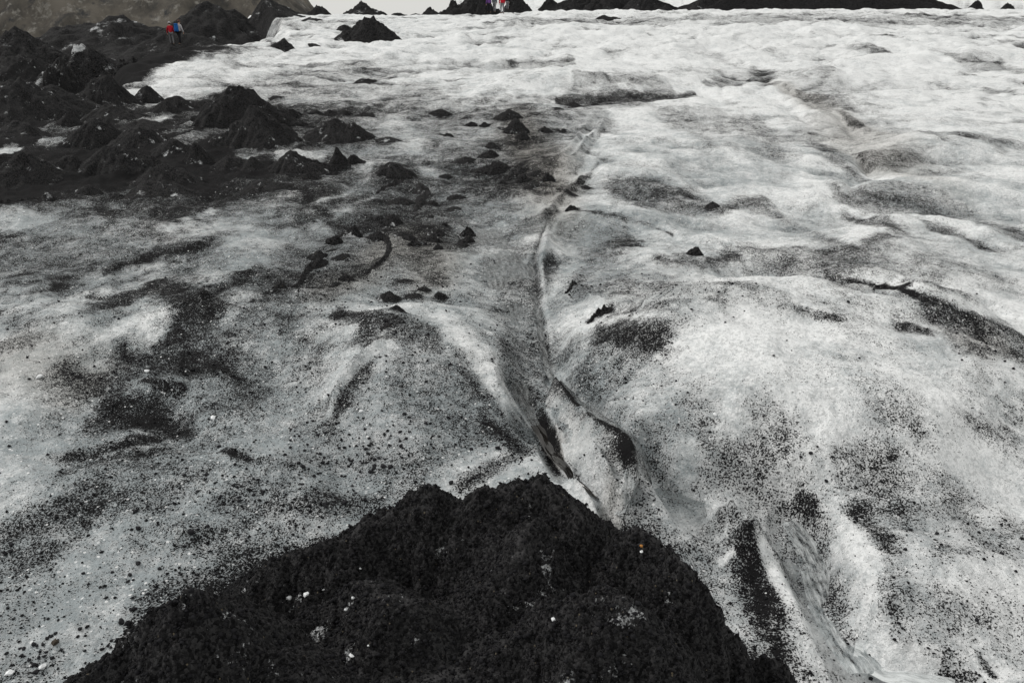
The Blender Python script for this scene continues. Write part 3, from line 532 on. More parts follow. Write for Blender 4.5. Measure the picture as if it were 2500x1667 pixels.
# ------------------------------------------------------------------ brown mountainside beyond the moraine
def mountain():
    nx, ny = 220, 120
    xs = np.linspace(-330, -20, nx); ys = np.linspace(95, 330, ny)
    X, Y = np.meshgrid(xs, ys)
    pf = (X + 40) * -.49 + (Y - 200) * .871
    up = np.minimum(pf, (-38 - .17 * (Y - 200) - X) * 1.5)
    Z = -7 + .60 * np.clip(up, -30, None)
    up = np.clip(up, 0, None)
    Z += fbm(X * .03, Y * .03, 5, .55, 201) * (4 + .08 * up) + 3.2 * np.abs(fbm(X * .14, Y * .05, 5, .65, 202)) * sstep(0, 12, up)
    m, t, p = nodes("brown_rock_slope"); b = NB(t); P = b.pos()
    mp = b.n("ShaderNodeMapping"); mp.inputs['Scale'].default_value = (1, .6, .45); mp.inputs['Rotation'].default_value = (0, .5, 0); b.l(P, mp.inputs['Vector'])
    n1 = b.noise(mp.outputs[0], .10, 7, .7); n2 = b.noise(mp.outputs[0], .35, 6, .75)
    c = b.mix(b.math('MULTIPLY_ADD', n1, 5.0, -2.0, clamp=True), (.045, .043, .040), (.125, .113, .097))
    c = b.mix(b.math('MULTIPLY_ADD', n2, 8.0, -4.3, clamp=True), c, (.25, .24, .22))
    c = b.mix(b.math('MULTIPLY_ADD', b.noise(mp.outputs[0], .3, 5, .7), 8, -4.3, clamp=True), c, (.040, .041, .043))
    b.l(c, p.inputs['Base Color']); p.inputs['Roughness'].default_value = .95; p.inputs['Specular IOR Level'].default_value = .1
    tag(link("mountain_slope", grid_mesh("mountain_slope", X, Y, Z), m), kind="structure")
mountain()

# ------------------------------------------------------------------ ash cones and ridges
GA = "ash cones of the dark field on the left"
HV = lambda x, y: sample(H, x, y)
FOOT = []
def cone(name, label, group, u, v, ul, ur, vb, rough=.28, depth=.8, ash=.9, pw=.82, flat=0.13, far=False, cat=None, yd=None):
    """an ash cone whose foot spans ul..ur at row vb in the photo and whose tip is at (u, v)"""
    uc = .5 * (ul + ur)
    if yd is None:
        x0, y0 = [a[0] for a in locate(HB, uc, vb)]
    else:
        dx, dy, dz = ray(uc, vb); x0, y0 = dx / dy * yd, yd
    D = math.hypot(x0, y0, CAMZ - float(HV(x0, y0)))
    hw = .5 * (ur - ul) * D / FPX
    hd = hw * depth
    cx, cy = x0 * (1 + hd / y0), y0 + hd
    if group == GA: v = v - .14 * (vb - v)
    dx, dy, dz = ray(u, v)
    ax = dx / dy * cy; ztip = CAMZ + dz / dy * cy
    z0 = float(HV(ax, cy)); h = max(ztip - z0, .25 * hw)
    px = (ur - ul) / 2.44
    n = int(np.clip(px / .9, 30, 90))
    if group == GA: pw = 1.0; flat = max(flat, .2); rough = min(rough, .2)
    if far: pw = 1.0; rough = max(rough, .36) if ur - ul < 160 else rough
    if px < 22 and not far: rough = max(rough, .42)
    g = np.linspace(-1.35, 1.35, n)
    A, B = np.meshgrid(g, g)
    X = cx + A * hw; Y = cy + B * hd
    off = np.clip((ax - cx) / hw, -.7, .7)
    # radius from the tip to the rim of the foot, per direction
    qx = A - off; qy = B
    r = np.hypot(qx, qy) + 1e-6; ex, ey = qx / r, qy / r
    bq = ex * off; cc = off * off - 1
    R = -bq + np.sqrt(np.maximum(bq * bq - cc, 1e-6))
    sd = int(abs(u * 13 + v * 7)) % 9973
    th = np.arctan2(ey, ex)
    jit = 1.7 if (px < 22 and not far) else 1
    R = R * (1 + .16 * jit * pnoise(np.cos(th) * 1.7 + sd, np.sin(th) * 1.7 + 3, sd) + .12 * jit * pnoise(np.cos(th) * 5 + sd, np.sin(th) * 5, sd + 3))
    s = r / R
    T = h * (np.clip(1 - np.maximum(s, flat * .5), -.4, 1) / (1 - flat * .5)) ** 1 if pw == 1 else h * np.sign(1 - s) * np.abs(np.clip((1 - np.maximum(s, flat)) / (1 - flat), -.35, 1)) ** pw
    f = 1.0 / hw
    T = T + 1.5 * h * rough * (fbm(X * f * 2.2 + sd, Y * f * 2.2, 5, .66, sd) * (1.15 - np.clip(s, 0, 1))) + h * rough * .35 * fbm(X * f * 9, Y * f * 9, 2, .6, sd + 1)
    rad = 1 - 2 * np.abs(pnoise(th * 1.9 + sd, s * .7, sd + 9))
    T = T + h * .05 * rad * np.clip(s, 0, 1) * np.clip(1.2 - s, 0, 1)
    T = np.where(s > 1, np.minimum(T, -.02 * h) - .25 * h * (s - 1), T)
    Z = HV(X, Y) + T - .01 * h
    keep = s < 1.28
    FOOT.append((cx, cy, hw, hd, far))
    av = np.full(X.shape, ash) - .22 * sstep(.85, 1.15, s) + (0 if ash > .8 else .16 * fbm(X * f * 2.5, Y * f * 1.6, 3, .6, sd + 5))
    oz = float(HV(cx, cy))
    me = grid_mesh(name, X - cx, Y - cy, Z - oz, dict(ash=av), keep)
    o = link(name, me, M_ASHFAR if far else M_ASH, loc=(cx, cy, oz))
    return tag(o, label, cat or ("ash cone" if name == "ash_cone" else "ash mound"), group)

def ridge(name, label, group, pts, wpx, hpx, rough=.6, taper=.5, ash=.9):
    P = dense(pts, 9); x, y = locate(HB, P[:, 0], P[:, 1])
    D = np.hypot(np.hypot(x.mean(), y.mean()), 2.3); w_ = .5 * wpx * D / FPX; h = hpx * D / FPX
    cx, cy = x.mean(), y.mean()
    mx_ = max(x.max() - x.min(), 0) / 2 + 1.6 * w_; my_ = (y.max() - y.min()) / 2 + 2.6 * w_
    mxc, myc = .5 * (x.max() + x.min()), .5 * (y.max() + y.min())
    nx = int(np.clip(2 * mx_ / w_ * 7, 18, 90)); ny = int(np.clip(2 * my_ / w_ * 5, 18, 110))
    A, B = np.meshgrid(np.linspace(-1, 1, nx), np.linspace(-1, 1, ny)); X = mxc + A * mx_; Y = myc + B * my_
    d, t = stroke_dist(X, Y, x, y, .75)
    sd = int(pts[0][0] * 3 + pts[0][1]) % 997
    e = np.interp(t, [0, .12, .5, 1], [.75, 1, .8, taper])
    s = d / (w_ * e) * (1 + .6 * pnoise(X / w_ * .7, Y / w_ * .5, sd))
    T = h * e * np.clip(1 - s, -.4, 1) * (1 + .9 * pnoise(t * 11 + sd, t * 0 + 1.5, sd)) + h * rough * fbm(X / w_ * 1.6, Y / w_ * 1.3, 3, .6, sd) * np.clip(1.2 - s, 0, 1)
    T = np.where(s > 1, np.minimum(T, -.02 * h) - .2 * h * (s - 1), T)
    for q in range(0, len(x), 3): FOOT.append((x[q], y[q], w_ * 1.1, w_ * 1.3, False))
    oz = float(HV(cx, cy))
    me = grid_mesh(name, X - cx, Y - cy, HV(X, Y) + T - oz, dict(ash=np.full(X.shape, ash) - .18 * sstep(.7, 1.1, s)), s < 1.3)
    return tag(link(name, me, M_ASH, loc=(cx, cy, oz)), label, "ash ridge", group)

GB = "small ash cones scattered over the grey basin"
GC = "far ash cones on the glacier skyline"
GD = "ash cones on the middle of the far basin"
C = "ash_cone"; MD = "ash_mound"; RG = "ash_ridge"
CONES = [
 # --- moraine hills behind the ice edge at top left
 (MD, "large black moraine hill with pointed top behind the two hikers", None, 512, 6, 330, 705, 128, dict(far=True, ash=.9, depth=.9, yd=74, rough=.2)),
 (MD, "long low black moraine hill below the brown mountainside", None, 270, 40, 60, 500, 128, dict(far=True, ash=.84, depth=.7, yd=72, rough=.25)),
 (MD, "ice-streaked black moraine slope at the far left edge", None, 20, 78, -190, 240, 178, dict(far=True, ash=.84, depth=.7, yd=50, rough=.25)),
 (MD, "black moraine hump with grey ice streaks left of the white ice edge", None, 215, 118, 70, 360, 205, dict(far=True, ash=.78, depth=.7, yd=42, rough=.25)),
 (MD, "dark moraine shoulder the two hikers stand on", None, 428, 104, 270, 600, 165, dict(far=True, ash=.86, depth=.9, yd=67, rough=.2)),
 (MD, "dark speckled moraine foot tucked against the white ice edge", None, 285, 160, 215, 345, 222, dict(far=True, ash=.8, depth=.8, yd=34, rough=.2)),
 # --- skyline
 (C, "wide black ash cone alone on the white ice, tallest in the far left middle", GC, 910, 46, 822, 976, 108, dict(far=True, depth=.7)),
 (C, "small sharp cone just left of the tall lone cone on white ice", GC, 843, 60, 822, 860, 77, dict(far=True)),
 (C, "flat-topped black cone at the foot of the moraine hill beside white ice", GC, 692, 95, 652, 718, 124, dict(far=True, flat=.25)),
 (MD, "thin black slab of ash on white ice below the mountain foot", GC, 755, 43, 738, 787, 56, dict(far=True)),
 (MD, "low ash smear on the ice between the flat-topped cone and lone cone", GC, 768, 113, 754, 792, 119, dict(far=True)),
 (C, "leftmost skyline ash cone below the grey mountain foot", GC, 696, 14, 666, 742, 37, dict(far=True, yd=92)),
 (C, "second skyline ash cone from the left, below the grey mountain foot", GC, 782, 13, 744, 808, 33, dict(far=True, yd=92)),
 (MD, "broad stepped ash mound at the left edge of the open sky", GC, 882, 7, 836, 955, 38, dict(far=True, yd=92)),
 (C, "lowest little ash cone standing against the open sky", GC, 974, 33, 954, 998, 43, dict(far=True, yd=92)),
 (C, "low crumbly ash cone at the right half of the open sky", GC, 1014, 33, 995, 1031, 42, dict(far=True, yd=92)),
 (C, "notched ash cone where the open sky ends on the right", GC, 1051, 19, 1028, 1086, 41, dict(far=True, yd=91)),
 (C, "narrow ash peak rising behind the big skyline cone left of the walkers", GC, 1106, -2, 1088, 1128, 24, dict(far=True, yd=97)),
 (C, "big black skyline cone left of the group of walkers", GC, 1172, -14, 1066, 1224, 38, dict(far=True, yd=90, depth=.6)),
 (C, "black cone directly behind the group of walkers on its right", GC, 1256, -22, 1226, 1296, 14, dict(far=True, yd=106)),
 (C, "dark tip of a cone cut by the top of the picture right of the walkers", GC, 1342, -8, 1316, 1370, 6, dict(far=True, yd=108)),
 (C, "sharp little cone at the left foot of the twin skyline cones", GC, 1402, 3, 1378, 1424, 24, dict(far=True, yd=95)),
 (C, "jagged low cone left of the sharp little skyline cone", GC, 1376, 12, 1350, 1392, 26, dict(far=True, yd=94)),
 (C, "left one of the two large skyline cones right of the walkers", GC, 1484, -24, 1420, 1536, 25, dict(far=True, yd=97)),
 (C, "right one of the two large skyline cones right of the walkers", GC, 1562, -14, 1514, 1618, 26, dict(far=True, yd=95)),
 (C, "low dark cone trailing right of the two large skyline cones", GC, 1629, 12, 1592, 1646, 26, dict(far=True, yd=94)),
 (C, "rounded cone at the left end of the long dark skyline hill", GC, 1706, 2, 1678, 1736, 35, dict(far=True, yd=93)),
 (MD, "long dark ash hill along the skyline at upper right", None, 1990, -52, 1670, 2350, 24, dict(far=True, yd=99, depth=.14, flat=.55, rough=.05, ash=1.1)),
 (MD, "low jagged black ridge behind the two large skyline cones", None, 1500, 4, 1330, 1700, 24, dict(far=True, yd=102, depth=.16, flat=.4, rough=.45)),
 (C, "tiny cone right of the long dark skyline hill", GC, 2387, 2, 2365, 2401, 14, dict(far=True, yd=97)),
 (C, "tiny low cone nearest the top right corner", GC, 2461, 6, 2442, 2481, 13, dict(far=True, yd=97)),
 (MD, "thin row of dark rubble on white ice below the twin skyline cones", None, 1468, 45, 1452, 1513, 51, dict(far=True, rough=.5)),
 (MD, "faint short rubble row on white ice, left of the longer one", None, 1405, 48, 1389, 1428, 51, dict(far=True, rough=.5)),
 (MD, "dark rubble strip on grey ice above the ash-cone field", None, 882, 206, 866, 918, 213, dict(rough=.5)),
 (MD, "small rubble strip just above the dark cone field's right end", None, 673, 243, 658, 691, 247, dict(rough=.5)),
 # --- cone field at left
 (MD, "highest black ash hill at the left edge of the picture", GA, 57, 148, -70, 150, 235, dict(rough=.2)),
 (MD, "black ash hill with blunt top below the ice-streaked moraine", GA, 143, 167, 80, 225, 240, {}),
 (MD, "long black ash hill sloping right to the white ice edge", GA, 256, 194, 165, 340, 268, {}),
 (C, "pointed black cone at the corner of the white ice edge", GA, 359, 215, 318, 400, 256, {}),
 (MD, "rounded ash hump right of the pointed cone by the white ice edge", GA, 430, 238, 385, 476, 270, dict(flat=.2)),
 (C, "small dark knob between the rounded hump and the big flat-topped hill", GA, 489, 249, 472, 511, 266, {}),
 (C, "dark cone in front of the rounded hump", GA, 408, 250, 378, 440, 280, {}),
 (MD, "big flat-topped black ash hill at the top of the cone field", GA, 570, 226, 478, 745, 318, dict(flat=.16, depth=.5)),
 (MD, "steep black ridge hill in front of the flat-topped hill", GA, 620, 276, 535, 742, 366, {}),
 (MD, "low dark hump left of the steep ridge hill", GA, 530, 268, 486, 575, 300, {}),
 (C, "small cone on the right shoulder of the flat-topped hill", GA, 713, 270, 694, 735, 290, {}),
 (MD, "dark double-topped hill at the right end of the cone field", GA, 812, 300, 745, 905, 354, {}),
 (C, "dark cone beside the right tail of the cone field", GA, 856, 305, 826, 918, 352, {}),
 (MD, "low tail of ash at the far right of the cone field", GA, 949, 337, 915, 984, 353, {}),
 (MD, "dark sloping hill at the left edge, below the highest hill", GA, 30, 205, -90, 185, 305, dict(rough=.2)),
 (MD, "dark hump between left-edge hills and the ice patches", GA, 110, 222, 30, 250, 292, {}),
 (C, "small dark cone above the white ice patch at left", GA, 168, 279, 145, 205, 310, {}),
 (MD, "low dark ridge below the long ash hill", GA, 272, 262, 215, 350, 300, {}),
 (MD, "low black hill at the left edge above the white ice patch", GA, 36, 300, -30, 110, 340, {}),
 (MD, "large black cone in the centre of the left cone field", GA, 226, 300, 170, 305, 366, {}),
 (MD, "dark hill joined to the right of the central cone", GA, 338, 315, 270, 400, 366, {}),
 (MD, "thin dark ridge behind the central cone of the left field", GA, 350, 296, 296, 425, 326, {}),
 (C, "dark cone right of the central hills of the left field", GA, 425, 345, 378, 470, 384, {}),
 (C, "dark pointed cone in the lower middle of the left field", GA, 474, 354, 452, 525, 402, {}),
 (MD, "wide black hill filling the lower middle of the left field", GA, 265, 368, 205, 400, 432, dict(depth=.6)),
 (C, "tall black cone near the left edge at the front of the field", GA, 54, 383, -25, 150, 458, {}),
 (C, "half-hidden cone cut by the left edge of the picture", GA, 2, 382, -60, 38, 422, {}),
 (C, "dark blunt cone right of the tall front-left cone", GA, 176, 384, 126, 224, 420, {}),
 (MD, "low broad black hump at the front of the left field", GA, 400, 408, 330, 500, 452, dict(depth=.6)),
 (MD, "low black mass at the very front of the left field", GA, 372, 446, 300, 480, 484, dict(depth=.6)),
 (C, "dark cone on the grey slope right of the front hump", GA, 614, 388, 586, 648, 420, {}),
 (MD, "long low dark hill at the right front of the cone field", GA, 704, 377, 660, 830, 432, dict(depth=.6)),
 (MD, "small dark lump in front of the long low hill", GA, 755, 425, 736, 788, 442, {}),
 (C, "steep dark cone at the right front of the cone field", GA, 823, 370, 802, 856, 417, {}),
 (C, "crumbly cone right beside the steep dark cone", GA, 862, 380, 842, 890, 401, dict(rough=.4)),
 (MD, "flat dark patch of ash below the left field's right half", GA, 640, 452, 590, 720, 474, dict(depth=.6)),
 (MD, "dark fold of ash in the middle of the left field", GA, 560, 385, 520, 610, 420, {}),
 (MD, "dark fold below the steep ridge hill", GA, 548, 330, 515, 590, 362, {}),
 (C, "small cone at the front edge of the left field", GA, 218, 455, 188, 248, 479, {}),
 (C, "tiny cone at the left end of the thin front ridge", GA, 115, 472, 94, 133, 490, {}),
 (C, "tiny cone right of the small front-edge cone", GA, 289, 476, 272, 318, 491, {}),
 (MD, "tiny flat ash lump between the two tiny front cones", GA, 195, 485, 183, 219, 493, {}),
 (MD, "flat dark ash lump on grey ice below the tiny front cones", GA, 268, 518, 246, 284, 526, dict(rough=.4)),
 # --- row of small cones on the far side of the basin
 (C, "leftmost cone of the short row behind the cone field's right end", GD, 773, 271, 752, 788, 282, {}),
 (C, "second cone of the short row behind the cone field's right end", GD, 803, 269, 788, 831, 286, {}),
 (C, "pointed third cone of the short row behind the cone field", GD, 846, 270, 830, 860, 284, {}),
 (C, "rightmost cone of the short row behind the cone field", GD, 887, 275, 866, 918, 291, dict(rough=.35)),
 (C, "lone small cone on grey ice left of the double-peaked basin cone", GD, 1077, 267, 1049, 1106, 290, {}),
 (C, "small cone left of the double-peaked basin cone", GD, 1142, 287, 1122, 1150, 299, {}),
 (C, "slanted small cone in front of the left approach of the double peak", GD, 1151, 298, 1134, 1168, 312, {}),
 (C, "little cone touching the left foot of the double-peaked cone", GD, 1182, 299, 1170, 1198, 314, {}),
 (C, "rear peak of the double-peaked black cone in the far basin", GD, 1244, 269, 1204, 1278, 302, {}),
 (C, "front peak of the double-peaked black cone in the far basin", GD, 1259, 292, 1229, 1296, 332, {}),
 (MD, "dark apron spilling from the right foot of the double peak", GD, 1278, 322, 1256, 1294, 346, {}),
 (C, "isolated round cone in the pale part of the basin", GD, 1096, 325, 1081, 1108, 338, {}),
 (C, "tiny cone touching the isolated round cone", GD, 1075, 328, 1068, 1083, 335, {}),
 (MD, "dark lump in the basin below the double peak", GD, 1202, 348, 1182, 1221, 367, dict(rough=.35)),
 (MD, "wide crumbly ash lump under the basin's dark lump", GD, 1200, 367, 1164, 1220, 390, dict(rough=.35)),
 (MD, "largest low ash heap in the middle of the basin", GD, 1212, 392, 1148, 1246, 434, dict(rough=.3, depth=.6)),
 (MD, "left end of the low ash heap in the basin", GD, 1139, 384, 1116, 1158, 402, dict(rough=.35)),
 (MD, "flat ash chip on the pale basin left of the low heap", GD, 1088, 432, 1072, 1108, 438, {}),
 (C, "cone with a long tail at the right rim of the far basin", GD, 1405, 254, 1377, 1424, 266, {}),
 (C, "rightmost small cone on the dark far rim of the basin", GD, 1456, 252, 1439, 1468, 265, {}),
 (C, "leftmost small cone on the dark far rim of the basin", GD, 1361, 266, 1348, 1374, 276, {}),
 (C, "small cone right of the double-peaked basin cone", GD, 1331, 310, 1314, 1349, 327, {}),
 (C, "small cone beside it, nearest the diagonal ice ridges", GD, 1370, 318, 1354, 1382, 327, {}),
 (C, "big rough cone at the head of the small-cone swarm", GB, 957, 397, 918, 1016, 440, dict(rough=.35)),
]
for (u, v, ul, ur, vb) in [(1270, 411, 1256, 1288, 429), (1300, 420, 1285, 1317, 434), (1274, 427, 1258, 1297, 447), (1245, 424, 1234, 1265, 440),
                           (1227, 441, 1217, 1238, 453), (1298, 450, 1278, 1314, 464), (1225, 316, 1214, 1236, 323), (1304, 334, 1296, 1314, 339)]:
    CONES.append((C, "one of the small clustered ash cones on brown silt right of the basin heap", "clustered ash cones on the brown silt", u, v, ul, ur, vb, dict(rough=.3)))
CONES += [
 (C, "largest cone of the brown-silt cluster, touching the white ice ledge", "clustered ash cones on the brown silt", 1340, 424, 1318, 1356, 449, dict(rough=.3)),
 (C, "dark lump on the diagonal ice ridge right of the basin", None, 1429, 453, 1418, 1443, 465, dict(rough=.4)),
 (MD, "flat dark lump at the foot of the diagonal ice ridge", None, 1395, 472, 1376, 1412, 480, dict(rough=.4)),
 (C, "small dark peak on the ice crest at the lower end of the diagonal ridges", None, 1391, 503, 1380, 1412, 516, dict(rough=.3)),
 (C, "small lone black cone on the right ice, upper of the two", None, 1739, 494, 1720, 1757, 514, {}),
 (C, "small lone black cone on the right ice, lower and bigger of the two", None, 1700, 603, 1676, 1718, 627, {}),
 (C, "tiny dark cone sitting on the long dark stripe at right", None, 2206, 697, 2197, 2217, 705, {}),
 # --- swarm in the grey basin
 (C, "leftmost cone of the swarm with a short tail", GB, 682, 690, 664, 702, 707, {}),
 (C, "upper lump of the double lump in the left line of the swarm", GB, 779, 613, 750, 800, 639, dict(rough=.3)),
 (C, "lower lump of the double lump in the left line of the swarm", GB, 779, 630, 752, 802, 659, dict(rough=.3)),
 (C, "small neat cone right of the double lump", GB, 831, 621, 812, 856, 640, {}),
 (C, "rough cone below the small neat cone", GB, 843, 670, 826, 866, 691, dict(rough=.35)),
 (C, "flat cone at the lower left of the rough cone", GB, 819, 688, 802, 834, 703, dict(rough=.3)),
 (C, "slanting cone at the top of the swarm's left line", GB, 868, 554, 830, 886, 581, {}),
 (C, "slanting smaller cone below the top of the left line", GB, 822, 575, 795, 838, 599, {}),
 (C, "little lump in the left line, above the double lump", GB, 813, 607, 796, 824, 620, dict(rough=.35)),
 (C, "cone at the head of the curved tail in the swarm", GB, 923, 566, 896, 953, 591, {}),
 (C, "tall dark cone above the curved tail", GB, 960, 524, 930, 984, 551, {}),
 (C, "cone leaning on the front of the tall dark cone", GB, 948, 540, 928, 972, 561, {}),
 (C, "tiny lump under the tall dark cone", GB, 946, 560, 934, 960, 571, {}),
 (C, "slanted lump left of the tall dark cone", GB, 931, 527, 910, 942, 540, {}),
 (MD, "flat ash lens right of the curved tail", GB, 986, 569, 961, 1008, 581, {}),
 (C, "cone right of the flat ash lens", GB, 1013, 584, 994, 1038, 605, {}),
 (C, "low cone behind the cone right of the ash lens", GB, 1004, 575, 985, 1020, 592, {}),
 (C, "upper cone of the three stacked in the swarm's middle right", GB, 1071, 560, 1042, 1089, 581, {}),
 (C, "middle cone of the three stacked in the swarm's middle right", GB, 1056, 575, 1038, 1078, 593, {}),
 (C, "bottom small cone of the three stacked in the swarm's middle right", GB, 1069, 596, 1057, 1083, 610, {}),
 (C, "tiny lump above the three stacked cones", GB, 1089, 545, 1078, 1098, 556, {}),
 (C, "rightmost tall cone of the swarm", GB, 1144, 555, 1121, 1163, 583, {}),
 (C, "cone in front of the rightmost tall cone", GB, 1147, 576, 1116, 1160, 596, {}),
 (C, "lowest small cone at the swarm's right end", GB, 1133, 593, 1119, 1148, 605, {}),
 (C, "biggest cone of the four at the near edge of the swarm", GB, 950, 712, 921, 979, 741, {}),
 (MD, "flat cone between the biggest near-edge cone and its right neighbours", GB, 1008, 719, 988, 1030, 732, dict(rough=.3)),
 (C, "small cone set back above the flat near-edge cone", GB, 1036, 700, 1020, 1053, 717, {}),
 (C, "leaning cone at the right of the near edge of the swarm", GB, 1071, 713, 1061, 1094, 735, {}),
 (C, "small cone below the biggest near-edge cone", GB, 972, 746, 954, 990, 765, {}),
 (MD, "flat dark ash spot below all the swarm cones", GB, 943, 798, 926, 960, 808, {}),
 (MD, "faint flat ash lens in the middle of the swarm's lower half", GB, 990, 682, 972, 1012, 691, {}),
 (MD, "low ash chip right of the upper swarm ridge", GB, 1096, 509, 1086, 1128, 519, dict(rough=.35)),
 (MD, "ash ridge lump near the stream at the swarm's top right", GB, 1116, 475, 1092, 1138, 490, dict(rough=.35)),
 (C, "small cone right of the thick upper swarm ridge", GB, 1059, 491, 1039, 1073, 504, {}),
 (MD, "dark slanting lump left of the thick upper swarm ridge", GB, 985, 485, 944, 1010, 505, dict(rough=.3)),
 (C, "tiny lump below the thick upper swarm ridge", GB, 1050, 529, 1042, 1061, 535, {}),
]
for (nm, lab, grp, u, v, ul, ur, vb, kw) in CONES:
    cone(nm, lab, grp, u, v, ul, ur, vb, **kw)
for (lab, pts, wp, hp) in [
 ("curved black ash tail sweeping down from a cone in the swarm", [(930, 578), (946, 592), (951, 610), (943, 630), (926, 646), (892, 669)], 17, 8),
 ("narrow ash ridge running down from the double lump in the swarm", [(757, 655), (748, 668), (735, 690), (717, 705)], 17, 8),
 ("short thin ash tail below the leftmost swarm cone", [(680, 700), (672, 714), (660, 726)], 9, 6),
 ("thin ash ridge at the upper left of the swarm", [(980, 444), (951, 457), (922, 474)], 20, 7),
 ("thick ash ridge at the top of the swarm", [(1023, 455), (1036, 476), (1028, 500), (1011, 519)], 30, 9),
 ("black ash wedge on the white stream bank", [(1492, 760), (1462, 771), (1434, 794)], 16, 13),
 ("small black ash wedge on the stream bank above the larger one", [(1403, 696), (1392, 707), (1380, 719)], 11, 9),
 ("thin black ash rim along the front edge of the left cone field", [(-20, 500), (40, 494), (95, 489)], 10, 6)]:
    ridge(RG, lab, None, pts, wp, hp)

# grit washed off the cones lies round their feet
for (cx, cy, hw, hd, far) in FOOT:
    if far or cy > 30: continue
    m = (np.abs(GX - cx) < 2.6 * hw) & (np.abs(GY - cy) < 3.2 * hd)
    r = np.hypot((GX[m] - cx) / hw, (GY[m] - cy + .35 * hd) / (hd * 1.25)) + .7 * nz[m] + .6 * nz2[m]
    k = 1 - sstep(.7, 1.8, r)
    ASH[m] += np.maximum(0, .60 - ASH[m]) * k
bpy.data.objects["glacier"].data.attributes["ash"].data.foreach_set("value", ASH[:, ::-1].astype(np.float32).ravel())

# ------------------------------------------------------------------ foreground ash mound
def at_height(u, v, z):
    dx, dy, dz = ray(u, v); s = (z - CAMZ) / dz
    return dx * s, dy * s
CRESTS = [  # photo px and height m of points along the crests; fall of the flanks
 ((.85, .95, 2.2), [(560, 1455, .50), (700, 1345, .60), (830, 1302, .70), (960, 1230, .76), (1000, 1196, .82), (1060, 1178, .86), (1102, 1210, .80), (1150, 1192, .86), (1230, 1172, .90), (1310, 1160, .93), (1352, 1192, .90), (1430, 1248, .87), (1482, 1296, .80),
        (1535, 1277, .88), (1590, 1292, .89), (1640, 1340, .87), (1690, 1385, .86), (1735, 1425, .78), (1765, 1480, .66), (1790, 1540, .55)]),
 ((.8, 1.1, 1.7), [(1235, 1540, .80), (1340, 1450, .94), (1468, 1424, 1.04), (1560, 1470, 1.02), (1620, 1560, .94), (1690, 1660, .84)]),
 ((1.25, 1.05, .95), [(165, 1655, .84), (320, 1518, .98), (395, 1452, 1.10), (440, 1430, 1.15), (480, 1426, 1.16), (540, 1480, 1.08), (640, 1560, .97), (770, 1650, .90)]),
 ((1., 1., 1.), [(900, 1400, .80), (960, 1418, .88), (1010, 1440, .86)]), ((2., 2., 2.), [(1865, 1590, .42), (1900, 1600, .44), (1915, 1640, .42)]), ((1.05, 1.05, 1.05), [(1200, 1400, .84), (1260, 1330, .90), (1290, 1260, .91)])]
def mound():
    nx, ny = 560, 470
    xs = np.linspace(-1.95, 2.1, nx); ys = np.concatenate([np.linspace(-.5, .9, 30)[:-1], np.linspace(.9, 4.1, ny - 29)])
    X, Y = np.meshgrid(xs, ys); GR = HV(X, Y)
    wob = .20 * fbm(X * 2.6, Y * 2.6, 5, .6, 301)
    r = np.hypot((X + .25) / .95, (Y - 1.35) / 1.5)
    T = GR + (.70 - GR) * (1 - sstep(.62, 1.12, r)) - .25 * sstep(.9, 1.3, r) + .45 * sstep(1.5, .3, np.hypot(X - .1, Y))
    for (fall, pts) in CRESTS:
        P = np.array([(*at_height(u, v, z), z) for (u, v, z) in pts])
        d, t = stroke_dist(X, Y, P[:, 0], P[:, 1], 1.0)
        zc = np.interp(t, np.linspace(0, 1, len(P)), P[:, 2]) - .015
        c = zc - np.interp(t, [0, .5, 1], fall) * (np.sqrt(d * d + .05 ** 2) - .05) * (1 + .5 * wob)
        k = 70.0
        mxx = np.maximum(T, c); T = mxx + np.log(np.exp(k * (T - mxx)) + np.exp(k * (c - mxx))) / k
    T = T - GR
    hx, hy = at_height(1060, 1560, .78); HOL = np.exp(-((X - hx) / .40) ** 2 - ((Y - hy) / .50) ** 2)
    T = T - .02 + .30 * wob * .5 - .04 * HOL
    gy_, gx_ = np.gradient(GR + T, ys, xs); FLAT_LIT = .95 * sstep(.62, .22, np.hypot(gx_, gy_)) + .35 * fbm(X * 1.6, Y * 1.6, 4, .6, 330) - .25  # paler flats and darker slopes: light and shade put into the ash colour
    clump = fbm(X * 10, Y * 10, 3, .6, 311); gr = fbm(X * 34, Y * 34, 3, .62, 312)
    pit = np.abs(fbm(X * 18, Y * 18, 2, .5, 313))
    T2 = T + (.065 * clump + .024 * gr) * (1 - .6 * HOL) - .02 * pit + .008 * pnoise(X * 110, Y * 110, 314)
    Z = HV(X, Y) + T2
    A = np.full(X.shape, .92)
    A -= .45 * sstep(.06, -.03, T2)
    for (u, v, r, d) in [(735, 1462, .045, .36), (780, 1540, .08, .40), (720, 1535, .04, .34), (852, 1600, .04, .36), (1595, 1450, .05, .24), (1625, 1485, .04, .24), (1752, 1440, .03, .40), (1780, 1490, .03, .42)]:
        x0, y0 = at_height(u, v, 0.75 if v > 1400 else .6)
        x1, y1 = x0, y0
        dx, dy, dz = ray(u, v)
        for s in np.linspace(1.5, 6, 400):       # meet the mound itself
            if CAMZ + dz * s < np.interp(0, [0], [0]) + Z[np.abs(ys - dy * s).argmin(), np.abs(xs - dx * s).argmin()]:
                x1, y1 = dx * s, dy * s; break
        A -= 1.15 * d * np.exp(-(np.hypot(X - x1, (Y - y1) * .8) / (r * .62)) ** 2)
    keep = T2 > -.05
    me = grid_mesh("ash_mound", X, Y, Z, dict(ash=A, flat_lit=FLAT_LIT), keep)
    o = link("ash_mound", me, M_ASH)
    tag(o, "large rough black ash mound filling the bottom foreground", "ash mound")
    return xs, ys, Z, T2
MX, MY, MZ, MT = mound()
